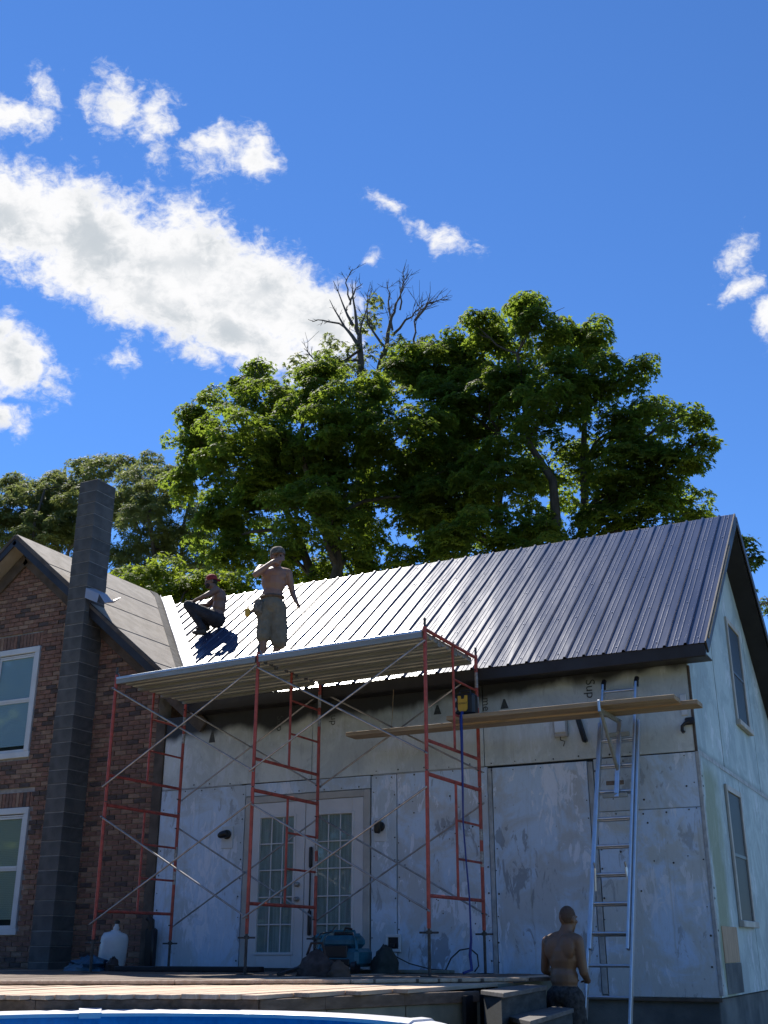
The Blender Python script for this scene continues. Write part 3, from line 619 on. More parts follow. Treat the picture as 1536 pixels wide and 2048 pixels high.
# french door
df = MB()
df.box(-6.10,-6.02,-.02,.03,-.02,2.19,.006); df.box(-4.28,-4.19,-.02,.03,-.02,2.19,.006); df.box(-6.02,-4.28,-.02,.03,2.10,2.19,.006)
dfr = df.build("door_frame", MAT['trim_tan'], house)
bx("threshold", MAT['jack'], dfr, -6.02, -4.28, -.05, .03, -.02, .03, .004)
def french(x0, x1, knob, bar):
    d = MB(); yo, yi = -.012, .026
    a, b, z0, z1 = x0+.165, x1-.165, .22, 1.90
    d.box(x0,a,yo,yi,.035,2.095,.005); d.box(b,x1,yo,yi,.035,2.095,.005); d.box(a,b,yo,yi,.035,z0,.004); d.box(a,b,yo,yi,z1,2.095,.004)
    for q in ((a-.03,a,z0-.03,z1+.03),(b,b+.03,z0-.03,z1+.03),(a,b,z0-.03,z0),(a,b,z1,z1+.03)): d.box(q[0],q[1],yo-.012,yo+.004,q[2],q[3],.004)
    door = d.build("door", MAT['door_white'], house, label="white french door leaf with fifteen small panes")
    cw, chh = (b-a)/3, (z1-z0)/5
    for i in range(3):
        for j in range(5): bx("pane", MAT['glass'], door, a+i*cw+.006, a+(i+1)*cw-.006, .004, .008, z0+j*chh+.006, z0+(j+1)*chh-.006, 0)
    mu = MB()
    for i in (1,2): mu.box(a+i*cw-.008,a+i*cw+.008,-.004,.010,z0,z1,.002)
    for j in range(1,5): mu.box(a,b,-.0045,.0095,z0+j*chh-.008,z0+j*chh+.008,.002)
    mu.build("muntin_grid", MAT['door_white'], door)
    bx("curtain", MAT['curtain'], door, a, b, .022, .030, z0, z1, 0)
    if knob:
        for z in (1.04,.86):
            MB().lathe([(.034,0),(.034,.008),(.014,.014),(.014,.03),(.028,.04),(.03,.055),(.02,.066),(.002,.068)], n=14, mtx=Matrix.Translation((knob, yo, z)) @ Matrix.Rotation(rad(90),4,'X')).build("door_knob" if z < 1 else "deadbolt", MAT['galv_tube'], door, smooth=40)
    if bar:
        h = MB()
        h.box(bar-.025,bar+.025,yo-.045,yo-.012,1.24,1.50,.012); h.box(bar-.025,bar+.025,yo-.045,yo-.012,.42,.72,.012)
        h.tube([(bar,yo-.03,.72),(bar,yo-.03,1.24)], .011, 8)
        h.build("security_bar", MAT['black'], door, smooth=40, label="dark sleeve bar mounted upright on the door edge")
    return door
french(-6.015, -5.155, -5.24, None); french(-5.145, -4.285, None, -5.04)

# ---- small fixtures on the wall (things of their own)
def wall_lamp(x, z, label, turn):
    t = thing("wall_lamp", label, "wall lamp", (x, -.02, z), 0, "black wall lamps beside the french door")
    bx("mounting_plate", MAT['white'], t, x-.095, x+.085, -.024, -.009, z-.16, z+.13, .004)
    MB().lathe([(.062,0),(.062,.02),(.05,.03),(.002,.032)], n=16, mtx=Matrix.Translation((x,-.025,z+.02)) @ Matrix.Rotation(rad(90),4,'X')).build("backplate", MAT['black_metal'], t, smooth=40)
    q = Matrix.Translation((x,-.10,z+.02)) @ Matrix.Rotation(rad(turn),4,'Y')
    MB().lathe([(.03,-.09),(.045,-.06),(.05,.0),(.048,.05),(.03,.065),(.002,.067)], n=16, mtx=q).build("lamp_head", MAT['black_metal'], t, smooth=40)
    MB().tube([(x,-.05,z+.02),(x,-.10,z+.02)], .018, 8).build("arm", MAT['black_metal'], t, smooth=40)
wall_lamp(-6.37, 1.69, "black wall lamp left of the french door, its head turned sideways", 80)
wall_lamp(-4.03, 1.69, "black wall lamp right of the french door, its head hanging down", 8)
t = thing("outlet_box", "white weatherproof outlet box low on the wall right of the french door", "outlet", (-3.85,-.01,.33))
f = MB(); x, z = -3.85, .33
for q in ((x-.10,x+.10,z+.065,z+.10),(x-.10,x+.10,z-.10,z-.065),(x-.10,x-.07,z-.065,z+.065),(x+.07,x+.10,z-.065,z+.065)): f.box(q[0],q[1],-.045,-.012,q[2],q[3],.004)
f.build("box_rim", MAT['white'], t); bx("socket_face", MAT['black'], t, x-.07, x+.07, -.03, -.012, z-.065, z+.065, .003)
bx("plug", MAT['black'], t, x-.035, x+.03, -.07, -.03, z-.05, z+.0, .008)
tag(MB().tube([(-3.86,-.07,.28),(-3.84,-.09,.2),(-3.6,-.1,.10),(-3.3,-.14,.04),(-3.05,-.2,.03)], .007, 6).build("power_cord", MAT['black'], smooth=60), "thin black power cord hanging from the outlet box to the deck", "cord")
tag(MB().tube([(-3.05,-.3,.02),(-2.98,-.28,.16),(-2.88,-.25,.25),(-2.75,-.25,.27),(-2.66,-.25,.2),(-2.64,-.27,.08),(-2.68,-.3,.02)], .009, 6).build("looped_cord", MAT['black'], smooth=60), "thin dark cord looping up off the deck beside the blue hose", "cord")
t = thing("vent_hood", "cream square vent box on the upper wall below the wooden planks", "vent", (-1.575,-.005,2.75))
bx("housing", MAT['trim_tan'], t, -1.66, -1.49, -.06, -.005, 2.64, 2.87, .012); bx("cover", MAT['white'], t, -1.645, -1.505, -.078, -.06, 2.69, 2.86, .008)
MB().tube([(-1.58,-.06,2.64),(-1.57,-.08,2.60),(-1.52,-.07,2.58),(-1.55,-.05,2.53)], .006, 6).build("wire", MAT['black'], t)
o = MB().beam((-1.365,-.03,2.90), (-1.28,-.03,2.56), .05, .105, .01, up=(0,1,0)).build("rubber_flap", MAT['black']); tag(o, "dark strip of rubber hanging on the upper wall right of the vent box", "flap")
o = MB()
o.box(-.085,.030,-.05,-.02,2.66,2.745,.02); o.tube([(-.03,-.035,2.70),(-.08,-.04,2.685),(-.12,-.04,2.65),(-.125,-.04,2.60),(-.105,-.04,2.575)], .020, 8)
tag(o.build("black_clamp", MAT['black'], smooth=40), "black hooked clamp under the plank ends at the house corner", "clamp")
bx("white_bracket", MAT['white'], None, -.12, -.05, -.02, -.008, 2.78, 3.02, .004); tag(bpy.data.objects["white_bracket"], "small pale metal bracket screwed to the wall corner above the planks", "bracket")

# ================================================================== BRICK HOUSE
brick_house = thing("brick_house", "brown brick house with a steep gable joined to the left of the white house", "house", (-10.7, 0, GZ))
BX1 = -7.72
def bz(x): return BPZ - BSL*abs(x-BPX)
wtop = lambda x: bz(x) - .26
bw = MB().prism([(-14.2, -.6), (BX1, -.6), (BX1, wtop(BX1)), (BPX, wtop(BPX)), (-14.2, wtop(-14.2))], 1, .012, .30).build("brick_wall", MAT['mortar'], brick_house)
# the rest of the body
MB().prism([(-14.2, -.6), (BX1, -.6), (BX1, wtop(BX1)), (BPX, wtop(BPX)), (-14.2, wtop(-14.2))], 1, .31, 3.3).build("rear_walls", MAT['brick2'], brick_house)
WIN = [(-11.12,-10.17,3.03,4.80), (-11.02,-10.02,.45,2.27)]
CH = (-9.30, -8.93)
bl, bh, jt = .203, .060, .011
bricks = []
def blocked(x0, x1, z0, z1):
    if x0 < CH[1]-.03 and x1 > CH[0]+.03: return True
    for (a,b,c,d) in WIN:
        if x1 > a-.012 and x0 < b+.012 and z1 > c-.01 and z0 < d+.24: return True
    return False
z = -.55; r = 0
while z < 6.4:
    off = (bl+jt)/2 * (r % 2)
    x = BX1 - .004
    first = True
    while x > -12.0:
        w = bl if not (first and r % 2) else (bl-jt)/2
        first = False
        x0 = x - w
        if z + bh < wtop(x0) - .01 and z + bh < wtop(x) - .01:
            if not blocked(x0, x, z, z+bh): bricks.append((x0, x, z, z+bh, random.random(), False))
            else:
                if x0 < CH[1]-.03 < x-.02: bricks.append((CH[1]-.02, x, z, z+bh, random.random(), False))
                if x0+.02 < CH[0]+.03 < x: bricks.append((x0, CH[0]+.02, z, z+bh, random.random(), False))
                for (a,b,c,d) in WIN:      # closers against the window jambs
                    if z+bh > c-.01 and z < d+.24:
                        if x0 < b+.012 < x-.05: bricks.append((b+.014, x, z, z+bh, random.random(), False))
                        if x0 < a-.012 < x and a-.014-x0 > .04: bricks.append((x0, a-.014, z, z+bh, random.random(), False))
        x = x0 - jt
    z += bh + jt; r += 1
for (a,b,c,d) in WIN:                          # soldier course over each window
    x = a - .01
    while x < b:
        bricks.append((x, x+bh, d+.012, d+.225, random.random(), True)); x += bh + jt
C0 = Vector(cam.location)
def bcol(q): return 0 if q < .34 else 1 if q < .68 else 2 if q < .80 else 3
bricks.sort(key=lambda b: (Vector(((b[0]+b[1])/2, 0, (b[2]+b[3])/2)) - C0).length)
vis = [b for b in bricks if b[2] > -.03 and b[0] > -11.3]
rest = [b for b in bricks if b not in vis[:300]]
bm_ = {}
BK = [MAT['brick1'], MAT['brick2'], MAT['brick3'], MAT['brick4']]
for b in vis[:300]:
    key = (round(b[1]-b[0],3), round(b[3]-b[2],3), bcol(b[4]))
    if key not in bm_: bm_[key] = MB().box(-key[0]/2, key[0]/2, -.012, .03, -key[1]/2, key[1]/2, 0).mesh("brick", BK[key[2]])
    link("brick", bm_[key], bw, loc=((b[0]+b[1])/2, .0 + random.uniform(-.003,.004), (b[2]+b[3])/2))
rb = MB()
for b in rest:
    dy = random.uniform(-.003,.004); rb.box(b[0], b[1], -.012+dy, .03, b[2], b[3], 0, bcol(b[4]))
rb.build("brick_courses", BK, bw, kind='stuff')
# windows
def bwindow(a, b, c, d, bl_mat, gap, lbl):
    f = MB(); t = .095
    for q in ((a,a+t,c+t,d-t),(b-t,b,c+t,d-t),(a,b,d-t,d),(a-.02,b+.02,c,c+t)): f.box(q[0],q[1],-.035,.012,q[2],q[3],.006)
    f.box(a+t,b-t,-.012,.010,d-t-.035,d-t-.012,.003)
    w = f.build("window", MAT['white'], brick_house, label=lbl)
    mid = (c+d)/2 + .02
    sf = MB()
    for (z0,z1,y0) in ((mid,d-t-.04,-.012),(c+t,mid,-.006)):
        for q in ((a+t,a+t+.035,z0,z1),(b-t-.035,b-t,z0,z1),(a+t+.035,b-t-.035,z0,z0+.04),(a+t+.035,b-t-.035,z1-.03,z1)): sf.box(q[0],q[1],y0,y0+.02,q[2],q[3],.003)
        bx("pane", MAT['glass'], w, a+t+.035, b-t-.035, y0+.008, y0+.011, z0+.04, z1-.03, 0)
    sf.build("sash", MAT['white'], w)
    bs = MB(); z = d-t-.05
    while z > c+t+gap:
        bs.box(a+t+.01, b-t-.01, .008+.002, .0115, z-.024, z, 0); z -= .0255
    bs.box(a+t+.01, b-t-.01, .006, .0115, z-.03, z, .002)
    bs.build("blind", bl_mat, w)
    bx("dark_room", MAT['dark_in'], w, a+t, b-t, .0117, .0119, c+t, d-t, 0)
bwindow(*WIN[0], MAT['blind'], .14, "white sash window on the upper storey with its blind almost down")
bwindow(*WIN[1], MAT['blind_g'], .16, "white sash window on the lower storey with a greenish blind")
# roof of the brick house
OY = -.32; BACK = 3.42
def slab(name, xa, xb, y0, y1, t, m, parent, lift=0.0):
    vs = [(xa,y0,bz(xa)+lift),(xb,y0,bz(xb)+lift),(xb,y1,bz(xb)+lift),(xa,y1,bz(xa)+lift)]
    return MB().add(vs+[(p[0],p[1],p[2]-t) for p in vs], [(0,1,2,3),(7,6,5,4),(0,4,5,1),(1,5,6,2),(2,6,7,3),(3,7,4,0)]).build(name, m, parent)
XE = -6.86
# right-hand slope ends on the valley with the steel roof
def yv(x): return max(OY, min(BACK, EY + (bz(x)-EZ)/SL))
ns = 14; vs = []; fs = []
for i in range(ns+1):
    x = BPX + (XE-BPX)*i/ns
    y1 = min(BACK, yv(x)+.02) if bz(x) > EZ else OY+.02
    vs += [(x,OY,bz(x)),(x,y1,bz(x)),(x,OY,bz(x)-.17),(x,y1,bz(x)-.17)]
for i in range(ns):
    a = 4*i; b = a+4
    fs += [(a,b,b+1,a+1),(a+2,a+3,b+3,b+2),(a,a+2,b+2,b),(a+1,b+1,b+3,a+3)]
fs += [(0,1,3,2),(4*ns,4*ns+2,4*ns+3,4*ns+1)]
brf = MB().add(vs, fs).build("roof", MAT['shingle'], brick_house)
slab("left_slope", -14.4, BPX-.002, OY, BACK, .17, MAT['shingle'], brf)
# overlapping roofing-felt courses, each a sheet with its own lower edge
nc = 5
for k in range(nc):
    xa = BPX + .01 + (XE-BPX)*k/nc; xb = BPX + (XE-BPX)*(k+1)/nc + .03
    vv = []; K = 8
    for i in range(K+1):
        x = xa + (xb-xa)*i/K; y1 = min(BACK, yv(x)-.22); y1 = max(OY+.0, y1)
        lf = .004 + .010*(i/K)
        vv += [(x,OY-.012,bz(x)+lf),(x,y1,bz(x)+lf)]
    ff = [(2*i,2*i+2,2*i+3,2*i+1) for i in range(K)]
    o = MB().add(vv, ff).build("felt_course", MAT['shingle'], brf); md = o.modifiers.new("thickness",'SOLIDIFY'); md.thickness = .004; md.offset = -1
vv = []; K = 16
for i in range(K+1):
    x = BPX + .01 + (-7.2-BPX)*i/K; vv += [(x,max(OY,yv(x)-.23),bz(x)+.017),(x,max(OY,yv(x)+.0),bz(x)+.019)]
o = MB().add(vv, [(2*i,2*i+2,2*i+3,2*i+1) for i in range(K)]).build("valley_felt", MAT['felt_dark'], brf, label="strip of dark felt along the valley"); md = o.modifiers.new("thickness",'SOLIDIFY'); md.thickness = .005
for sgn, xe in ((1, XE), (-1, -14.4)):
    MB().beam((BPX, OY-.014, BPZ-.10), (xe, OY-.014, bz(xe)-.10), .024, .17, .004).build("rake_board", MAT['fascia'], brf)
    MB().beam((BPX, OY-.03, BPZ-.035), (xe, OY-.03, bz(xe)-.035), .014, .05, .003).build("rake_trim", MAT['board_brown'], brf)
    MB().beam((BPX, -.03, BPZ-.34), (xe, -.03, bz(xe)-.34), .05, .20, .004).build("frieze_board", MAT['board_brown'], brf)
# chimney: one block per course, tarred where it meets the wall
cy0, cy1 = -.455, .0
chim = bx("chimney", MAT['chim_mortar'], brick_house, CH[0]+.006, CH[1]-.006, cy0+.006, cy1-.016, -.3, 7.30, 0)
z = -.3; k = 0
cbm = [MB().box(-.185,.185,-.2275,.218,-.0955,.0955,.006).mesh("chimney_block", MAT[q]) for q in ('block','block2')]
while z < 7.28:
    link("chimney_block", cbm[0 if random.random() < .6 else 1], chim, loc=((CH[0]+CH[1])/2+random.uniform(-.003,.003), -.2275+random.uniform(-.003,.003), z+.0955)); z += .2005; k += 1
tv = MB(); z = -.2
rr_ = random.Random(3)
while z < 6.0:
    h = rr_.uniform(.12,.3); d = rr_.uniform(.03,.075); tv.box(CH[0]-d, CH[0]-.004, -.05-rr_.uniform(0,.03), -.014, z, min(z+h,6.0), .006); z += h
tv.build("tar_seal", MAT['tar'], chim)
# loose flashing sheet where the chimney meets the roof
yb = .05
f = MB()
P = [(-8.925,-.475,5.46),(-8.90,-.30,5.49),(-8.70,-.42,5.35),(-8.68,-.26,5.38),(-8.60,-.38,5.20),(-8.57,-.22,5.24),(-8.49,-.34,5.22),(-8.45,-.20,5.32),(-8.92,-.485,5.30),(-8.70,-.45,5.20)]
f.add(P, [(0,2,3,1),(2,4,5,3),(4,6,7,5),(0,8,9,2)])
o = f.build("chimney_flashing", MAT['galv'], brick_house, label="loose bent sheet of pale flashing beside the chimney"); md = o.modifiers.new("thickness",'SOLIDIFY'); md.thickness = .004

# ================================================================== DECK, STEPS, POOL
def interp(x, pts):
    if x >= pts[0][0]: return pts[0][1]
    for (a, b), (c, d) in zip(pts, pts[1:]):
        if x >= c: return b + (d-b)*(x-a)/(c-a)
    return pts[-1][1]
EA = [(-1.53,-1.76),(-2.03,-2.47),(-2.7,-3.23),(-3.98,-4.18),(-5.32,-4.96),(-7.5,-5.7),(-12.2,-6.2)]
EB = [(-1.42,-3.31),(-1.72,-4.18),(-1.96,-5.06),(-2.12,-5.72),(-2.74,-5.93),(-3.49,-6.5),(-5.5,-7.4),(-12.2,-8.2)]
deck = thing("wooden_deck", "low wooden deck running along both houses with sunlit board ends at the front", "deck", (-5, -2.5, GZ))
rd = random.Random(5)
x = -1.36
while x > -12:
    x0 = x - .138; xm = (x+x0)/2
    far = -.06 if x < -1.6 else -.9
    ya = interp(xm, EA); j = rd.uniform(-.012,.012)
    MB().box(x0, x, ya+.03+j, far, -.034, rd.uniform(-.004,.001), .003).build("deck_board", MAT['deck_dark'] if rd.random() < .9 else MAT['deck'], deck)
    if x < -1.60:
        yb = interp(xm, EB) + rd.uniform(-.02,.02)
        MB().box(x0, x, yb, ya+.25, -.074, -.042+rd.uniform(-.003,.003), .003).build("deck_board", MAT['deck'], deck)
    x -= .145
for (a, b), (c, d) in zip(EA, EA[1:]):
    n = max(1, int(math.hypot(a-c, b-d)/1.6))
    for k in range(n):
        p = (a+(c-a)*k/n, b+(d-b)*k/n); q = (a+(c-a)*(k+1)/n, b+(d-b)*(k+1)/n)
        MB().beam((p[0],p[1],-.016),(q[0],q[1],-.016),.05,.036,.008).build("edge_board", MAT['deck'], deck)
for (a, b), (c, d) in zip(EB, EB[1:]):
    MB().beam((a,b+.06,-.122),(c,d+.06,-.122),.04,.09,.004).build("rim_joist", MAT['deck_dark'], deck)
    n = max(1, int(math.hypot(a-c, b-d)/1.25))
    for k in range(n):
        p = Vector((a+(c-a)*k/n, b+(d-b)*k/n+.10, 0)); q = Vector((a+(c-a)*(k+1)/n, b+(d-b)*(k+1)/n+.10, 0)); e = (q-p).normalized()*.006
        MB().beam(p+e+Vector((0,0,-.72)), q-e+Vector((0,0,-.72)), .012, 1.10, .002).build("skirt_panel", MAT['skirt'], deck)
bx("skirt_panel", MAT['skirt'], deck, -1.66, -1.648, -2.2, -.1, GZ, -.05, .002)
for p in ((-1.75,-.3),(-1.75,-2.4),(-2.0,-3.6),(-4,-.4),(-7,-.4),(-10,-.4)): bx("post", MAT['deck_dark'], deck, p[0]-.045, p[0]+.045, p[1]-.045, p[1]+.045, GZ, -.05, .004)

steps = thing("wooden_steps", "dark grey wooden steps going down from the right end of the deck", "steps", (-.9, -2.6, GZ))
def tread(FLp, FRp, BRp, BLp, z, t=.038):
    vs = [(*p, z) for p in (FLp, FRp, BRp, BLp)]; vs += [(p[0],p[1],p[2]-t) for p in vs]
    o = MB().add(vs, [(0,1,2,3),(7,6,5,4),(0,4,5,1),(1,5,6,2),(2,6,7,3),(3,7,4,0)]).build("tread", MAT['step'], steps)
    md = o.modifiers.new("edge", 'BEVEL'); md.width = .006; md.segments = 2
tread((-1.29,-3.50),(-.87,-4.05),(-1.20,-2.05),(-1.52,-1.75),-.062)
tread((-.98,-3.68),(-.60,-4.2),(-.92,-2.15),(-1.22,-1.85),-.25)
tread((-.76,-3.86),(-.36,-4.35),(-.62,-2.3),(-.96,-2.1),-.46)
for z, dx in ((-.70,.22),(-.92,.44)): tread((-.76+dx,-3.95),(-.36+dx,-4.4),(-.62+dx,-2.4),(-.96+dx,-2.2),z)
def riser(FLp, FRp, BRp, BLp, z):
    c_ = ((FLp[0]+FRp[0]+BRp[0]+BLp[0])/4, (FLp[1]+FRp[1]+BRp[1]+BLp[1])/4)
    q = [(c_[0]+(p[0]-c_[0])*.86, c_[1]+(p[1]-c_[1])*.94) for p in (FLp, FRp, BRp, BLp)]
    vs = [(*p, z) for p in q] + [(*p, GZ) for p in q]
    MB().add(vs, [(0,1,2,3),(7,6,5,4),(0,4,5,1),(1,5,6,2),(2,6,7,3),(3,7,4,0)]).build("step_box", MAT['step_box'], steps)
riser((-1.29,-3.50),(-.87,-4.05),(-1.20,-2.05),(-1.52,-1.75),-.10)
riser((-.98,-3.68),(-.60,-4.2),(-.92,-2.15),(-1.22,-1.85),-.288)
MB().prism([(-3.5,-.11),(-2.1,-.11),(-2.1,-.5),(-3.5,-1.0)], 0, -1.46, -1.43).build("riser_board", MAT['tar'], steps)

pool = thing("above_ground_pool", "round blue above ground pool with a pale capped rim", "pool", (-1.85, -7.76, GZ))
PC = (-1.85,-7.76); PR = 1.94; PZ = -.145
MB().lathe([(PR+.02,GZ+.01),(PR+.02,PZ-.05)], (*PC,0), 72).build("pool_wall", MAT['pool_wall'], pool, smooth=30)
bpy.data.objects["pool_wall"].data.polygons  # caps removed below
def open_lathe(name, prof, m, parent, n=72):
    vs = []; fs = []
    for (r, z) in prof:
        for j in range(n):
            t = 2*math.pi*j/n; vs.append((PC[0]+r*math.cos(t), PC[1]+r*math.sin(t), z))
    for i in range(len(prof)-1):
        for j in range(n): fs.append((i*n+j, i*n+(j+1)%n, (i+1)*n+(j+1)%n, (i+1)*n+j))
    return MB().add(vs, fs).build(name, m, parent, smooth=30)
bpy.data.objects.remove(bpy.data.objects["pool_wall"])
open_lathe("pool_wall", [(PR+.02,GZ),(PR+.02,PZ-.03),(PR+.012,PZ-.03),(PR+.012,GZ)], MAT['pool_wall'], pool)
open_lathe("liner", [(PR,PZ-.02),(PR-.003,-.6),(PR-.006,GZ+.04),(.01,GZ+.03)], MAT['liner'], pool)
vs = [(PC[0]+(PR-.008)*math.cos(2*math.pi*j/72), PC[1]+(PR-.008)*math.sin(2*math.pi*j/72), -.33) for j in range(72)]
MB().add(vs, [tuple(range(72))]).build("water", MAT['water'], pool)
def arc_strip(name, a0, a1, prof, m, n=10):
    vs = []; fs = []; k = len(prof)
    for i in range(n+1):
        t = a0 + (a1-a0)*i/n
        for (r, z) in prof: vs.append((PC[0]+(PR+r)*math.cos(t), PC[1]+(PR+r)*math.sin(t), PZ+z))
    for i in range(n):
        for j in range(k): fs.append((i*k+j, i*k+(j+1)%k, (i+1)*k+(j+1)%k, (i+1)*k+j))
    fs += [tuple(range(k)), tuple((n*k+j) for j in range(k-1,-1,-1))]
    return MB().add(vs, fs).build(name, m, pool, smooth=35)
rim = [(-.07,-.035),(-.075,-.012),(-.055,.0),(.055,.006),(.075,-.008),(.07,-.035)]
cap = [(-.085,-.045),(-.09,-.008),(-.06,.012),(.06,.018),(.09,-.004),(.085,-.045)]
CAPS = [rad(q) for q in (47.5, 130.8, 214, 285, 345, 407.5)]
for a, a2 in zip(CAPS, CAPS[1:]):
    w = .03
    arc_strip("rim_rail", a+w, a2-w, rim, MAT['pool_white'], 18)
    arc_strip("rim_cap", a-w-.01, a+w+.01, cap, MAT['pool_white'], 4)

# ================================================================== SCAFFOLD
scaf = thing("scaffold_tower", "two bay red tubular steel scaffold with grey cross braces standing before both houses", "scaffold", (-4.72, -1.15, 0))
FX = [-6.93, -4.745, -2.505]; ZB = [.36, .41, .45]; FH = 1.61
YF, YR, YI = -1.90, -.40, -1.12
tr = .0215
def frame(x, z0, top):
    f = MB()
    f.tube([(x,YF+.02,z0+FH-.03),(x,YR-.02,z0+FH-.03)], tr, 10)
    f.tube([(x,YF+.02,z0+.33),(x,YR-.02,z0+.33)], .019, 10)
    f.tube([(x,YI,z0+.33),(x,YI,z0+FH-.03)], .016, 8)
    fr = f.build("frame", MAT['red'], scaf, smooth=40)
    for y in (YF, YR):
        MB().tube([(x,y,z0+.01),(x,y,z0+FH)], tr, 12).build("leg", MAT['red'], fr, smooth=40)
        MB().tube([(x,y,z0+FH-.01),(x,y,z0+FH+.10)], .016, 8).build("coupling_pin", MAT['jack'], fr, smooth=40)
        for zz in (z0+.19, z0+1.42): MB().tube([(x,y-.02,zz),(x,y-.055,zz)], .008, 6).build("brace_stud", MAT['jack'], fr, smooth=40)
    for k in (1,2):
        zz = z0+.33 + k*(FH-.36)/3
        MB().tube([(x,YI+.01,zz),(x,YR-.01,zz)], .0135, 8).build("rung", MAT['red'], fr, smooth=40)
    # paint worn to bare steel on the rear leg
    for zz in ((z0+.95, z0+1.2) if top else (z0+.7, z0+1.0)):
        MB().tube([(x,YR,zz),(x,YR,zz+random.uniform(.1,.2))], tr+.0012, 12).build("worn_patch", MAT['bare'], fr, smooth=40)
for x, z in zip(FX, ZB):
    frame(x, z, False); frame(x, z+FH+.004, True)
    for y in (YF, YR):
        j = MB()
        j.tube([(x,y,.006),(x,y,z+.03)], .0165, 10); j.box(x-.075,x+.075,y-.075,y+.075,.001,.009,.002)
        j.tube([(x-.10,y-.02,z-.03),(x+.10,y+.02,z-.03)], .010, 8); j.lathe([(.03,0),(.03,.035)], (x,y,z-.045), 10)
        j.build("levelling_jack", MAT['jack'], scaf, smooth=40)
def brace(x0, z0, x1, z1, y):
    b = MB(); dy = .028 if y < -1 else -.028
    yo = y - .036 if y < -1 else y + .036
    for (a, c, d) in (((x0, z0+1.42),(x1, z1+.19), 0.0), ((x0, z0+.19),(x1, z1+1.42), -.022 if y < -1 else .022)):
        p = Vector((a[0], yo+d, a[1])); q = Vector((c[0], yo+d, c[1])); e = (q-p).normalized()*.03
        b.tube([p-e, p+e, q-e, q+e], .0115, 8)
    m_ = ((x0+x1)/2, yo-.02, (z0+z1)/2+.805); b.tube([(m_[0],yo-.035,m_[2]),(m_[0],yo+.012 if y<-1 else yo+.035,m_[2])], .007, 6)
    b.build("cross_brace", MAT['galv_tube'], scaf, smooth=40)
for i in range(2):
    for lv in range(2):
        for y in (YF, YR): brace(FX[i], ZB[i]+lv*(FH+.004), FX[i+1], ZB[i+1]+lv*(FH+.004), y)
# decking planks resting on the top bars
ZT = [z + 2*FH + .004 - .03 - .098 for z in ZB]
pos = {0:"front", 1:"middle", 2:"rear"}; side = {0:"left", 1:"right"}
for i in range(2):
    for k in range(3):
        y0 = YF - .035 + k*.488; y1 = y0 + .480
        t = thing("scaffold_plank", f"dull ribbed aluminium plank, the {pos[k]} one of three on the {side[i]} bay of the scaffold", "scaffold plank", ((FX[i]+FX[i+1])/2, (y0+y1)/2, ZT[i]), 0, "aluminium planks on the scaffold")
        h = .085
        o = [(y0,0),(y0+.035,0),(y0+.035,h-.028)]
        n = 3; w = (y1-y0-.07)/n
        for q in range(n):
            a = y0+.035+q*w
            o += [(a+w*.10,h-.028),(a+w*.20,h-.058),(a+w*.80,h-.058),(a+w*.90,h-.028)]
        o += [(y1-.035,h-.028),(y1-.035,0),(y1,0),(y1,h),(y0,h)]
        xa, xb = FX[i]+.027, FX[i+1]-.027
        za, zb = ZT[i], ZT[i+1]
        nn = len(o); vs = [(xa,p[0],za+p[1]) for p in o] + [(xb,p[0],zb+p[1]) for p in o]
        MB().add(vs, [tuple(range(nn)), tuple(range(2*nn-1,nn-1,-1))] + [(a,a+nn,(a+1)%nn+nn,(a+1)%nn) for a in range(nn)]).build("plank_body", MAT['alu_dull'], t)
        lipm = MB()
        if k == 0: lipm.beam((xa,y0-.003,za+h-.012),(xb,y0-.003,zb+h-.012), .006, .03, .002)
        for q in range(1, 8): 
            xx = xa+(xb-xa)*q/8; lipm.box(xx-.012,xx+.012,y0+.04,y1-.04,za+(zb-za)*q/8+h-.0005,za+(zb-za)*q/8+h+.004)
        hk = MB()
        for (xe, ze, sg) in ((xa, za, -1), (xb, zb, 1)):
            for yy in (y0+.05, y1-.09): hk.tube([(xe-sg*.02,yy,ze+.07),(xe+sg*.004,yy,ze+.125),(xe+sg*.018,yy,ze+.148),(xe+sg*.024,yy,ze+.145)], .009, 6)
        hk.build("end_hook", MAT['alu_dull'], t, smooth=40)
        lipm.build("tread_strip", MAT['alu'], t)
# small offcut lying on the decking
o = MB().box(-.11,.11,-.045,.045,0,.03,.004).build("wood_offcut", MAT['raw_wood']); o.location = (-3.62,-1.75,(ZT[1]+ZT[2])/2+.092); o.rotation_euler = (0,0,.3); tag(o, "small pale wood offcut lying on the scaffold planks", "wood offcut")
# string hanging from the eave
tag(MB().tube([(-3.66,-.39,3.36),(-3.67,-.392,3.1),(-3.69,-.40,2.76)], .004, 5).build("chalk_string", MAT['raw_wood']), "thin tan string hanging from the eave to the wooden plank", "string")

# ================================================================== PLANKS, LADDER, JACK
ZP = 2.757
def lumber(x0, x1, y0, y1, z, lbl):
    o = MB().box(x0, x1, y0, y1, z, z+.050, .003).build("wooden_plank", MAT['plank_wood']); return tag(o, lbl, "plank", "wooden planks laid from scaffold to ladder")
lumber(-2.66, .03, -1.00, -.715, ZP+.018, "front wooden plank over the ladder bracket, its end stopping before the house corner")
lumber(-4.18, .21, -.70, -.43, ZP, "rear longer wooden plank, its right end sticking out past the house corner")

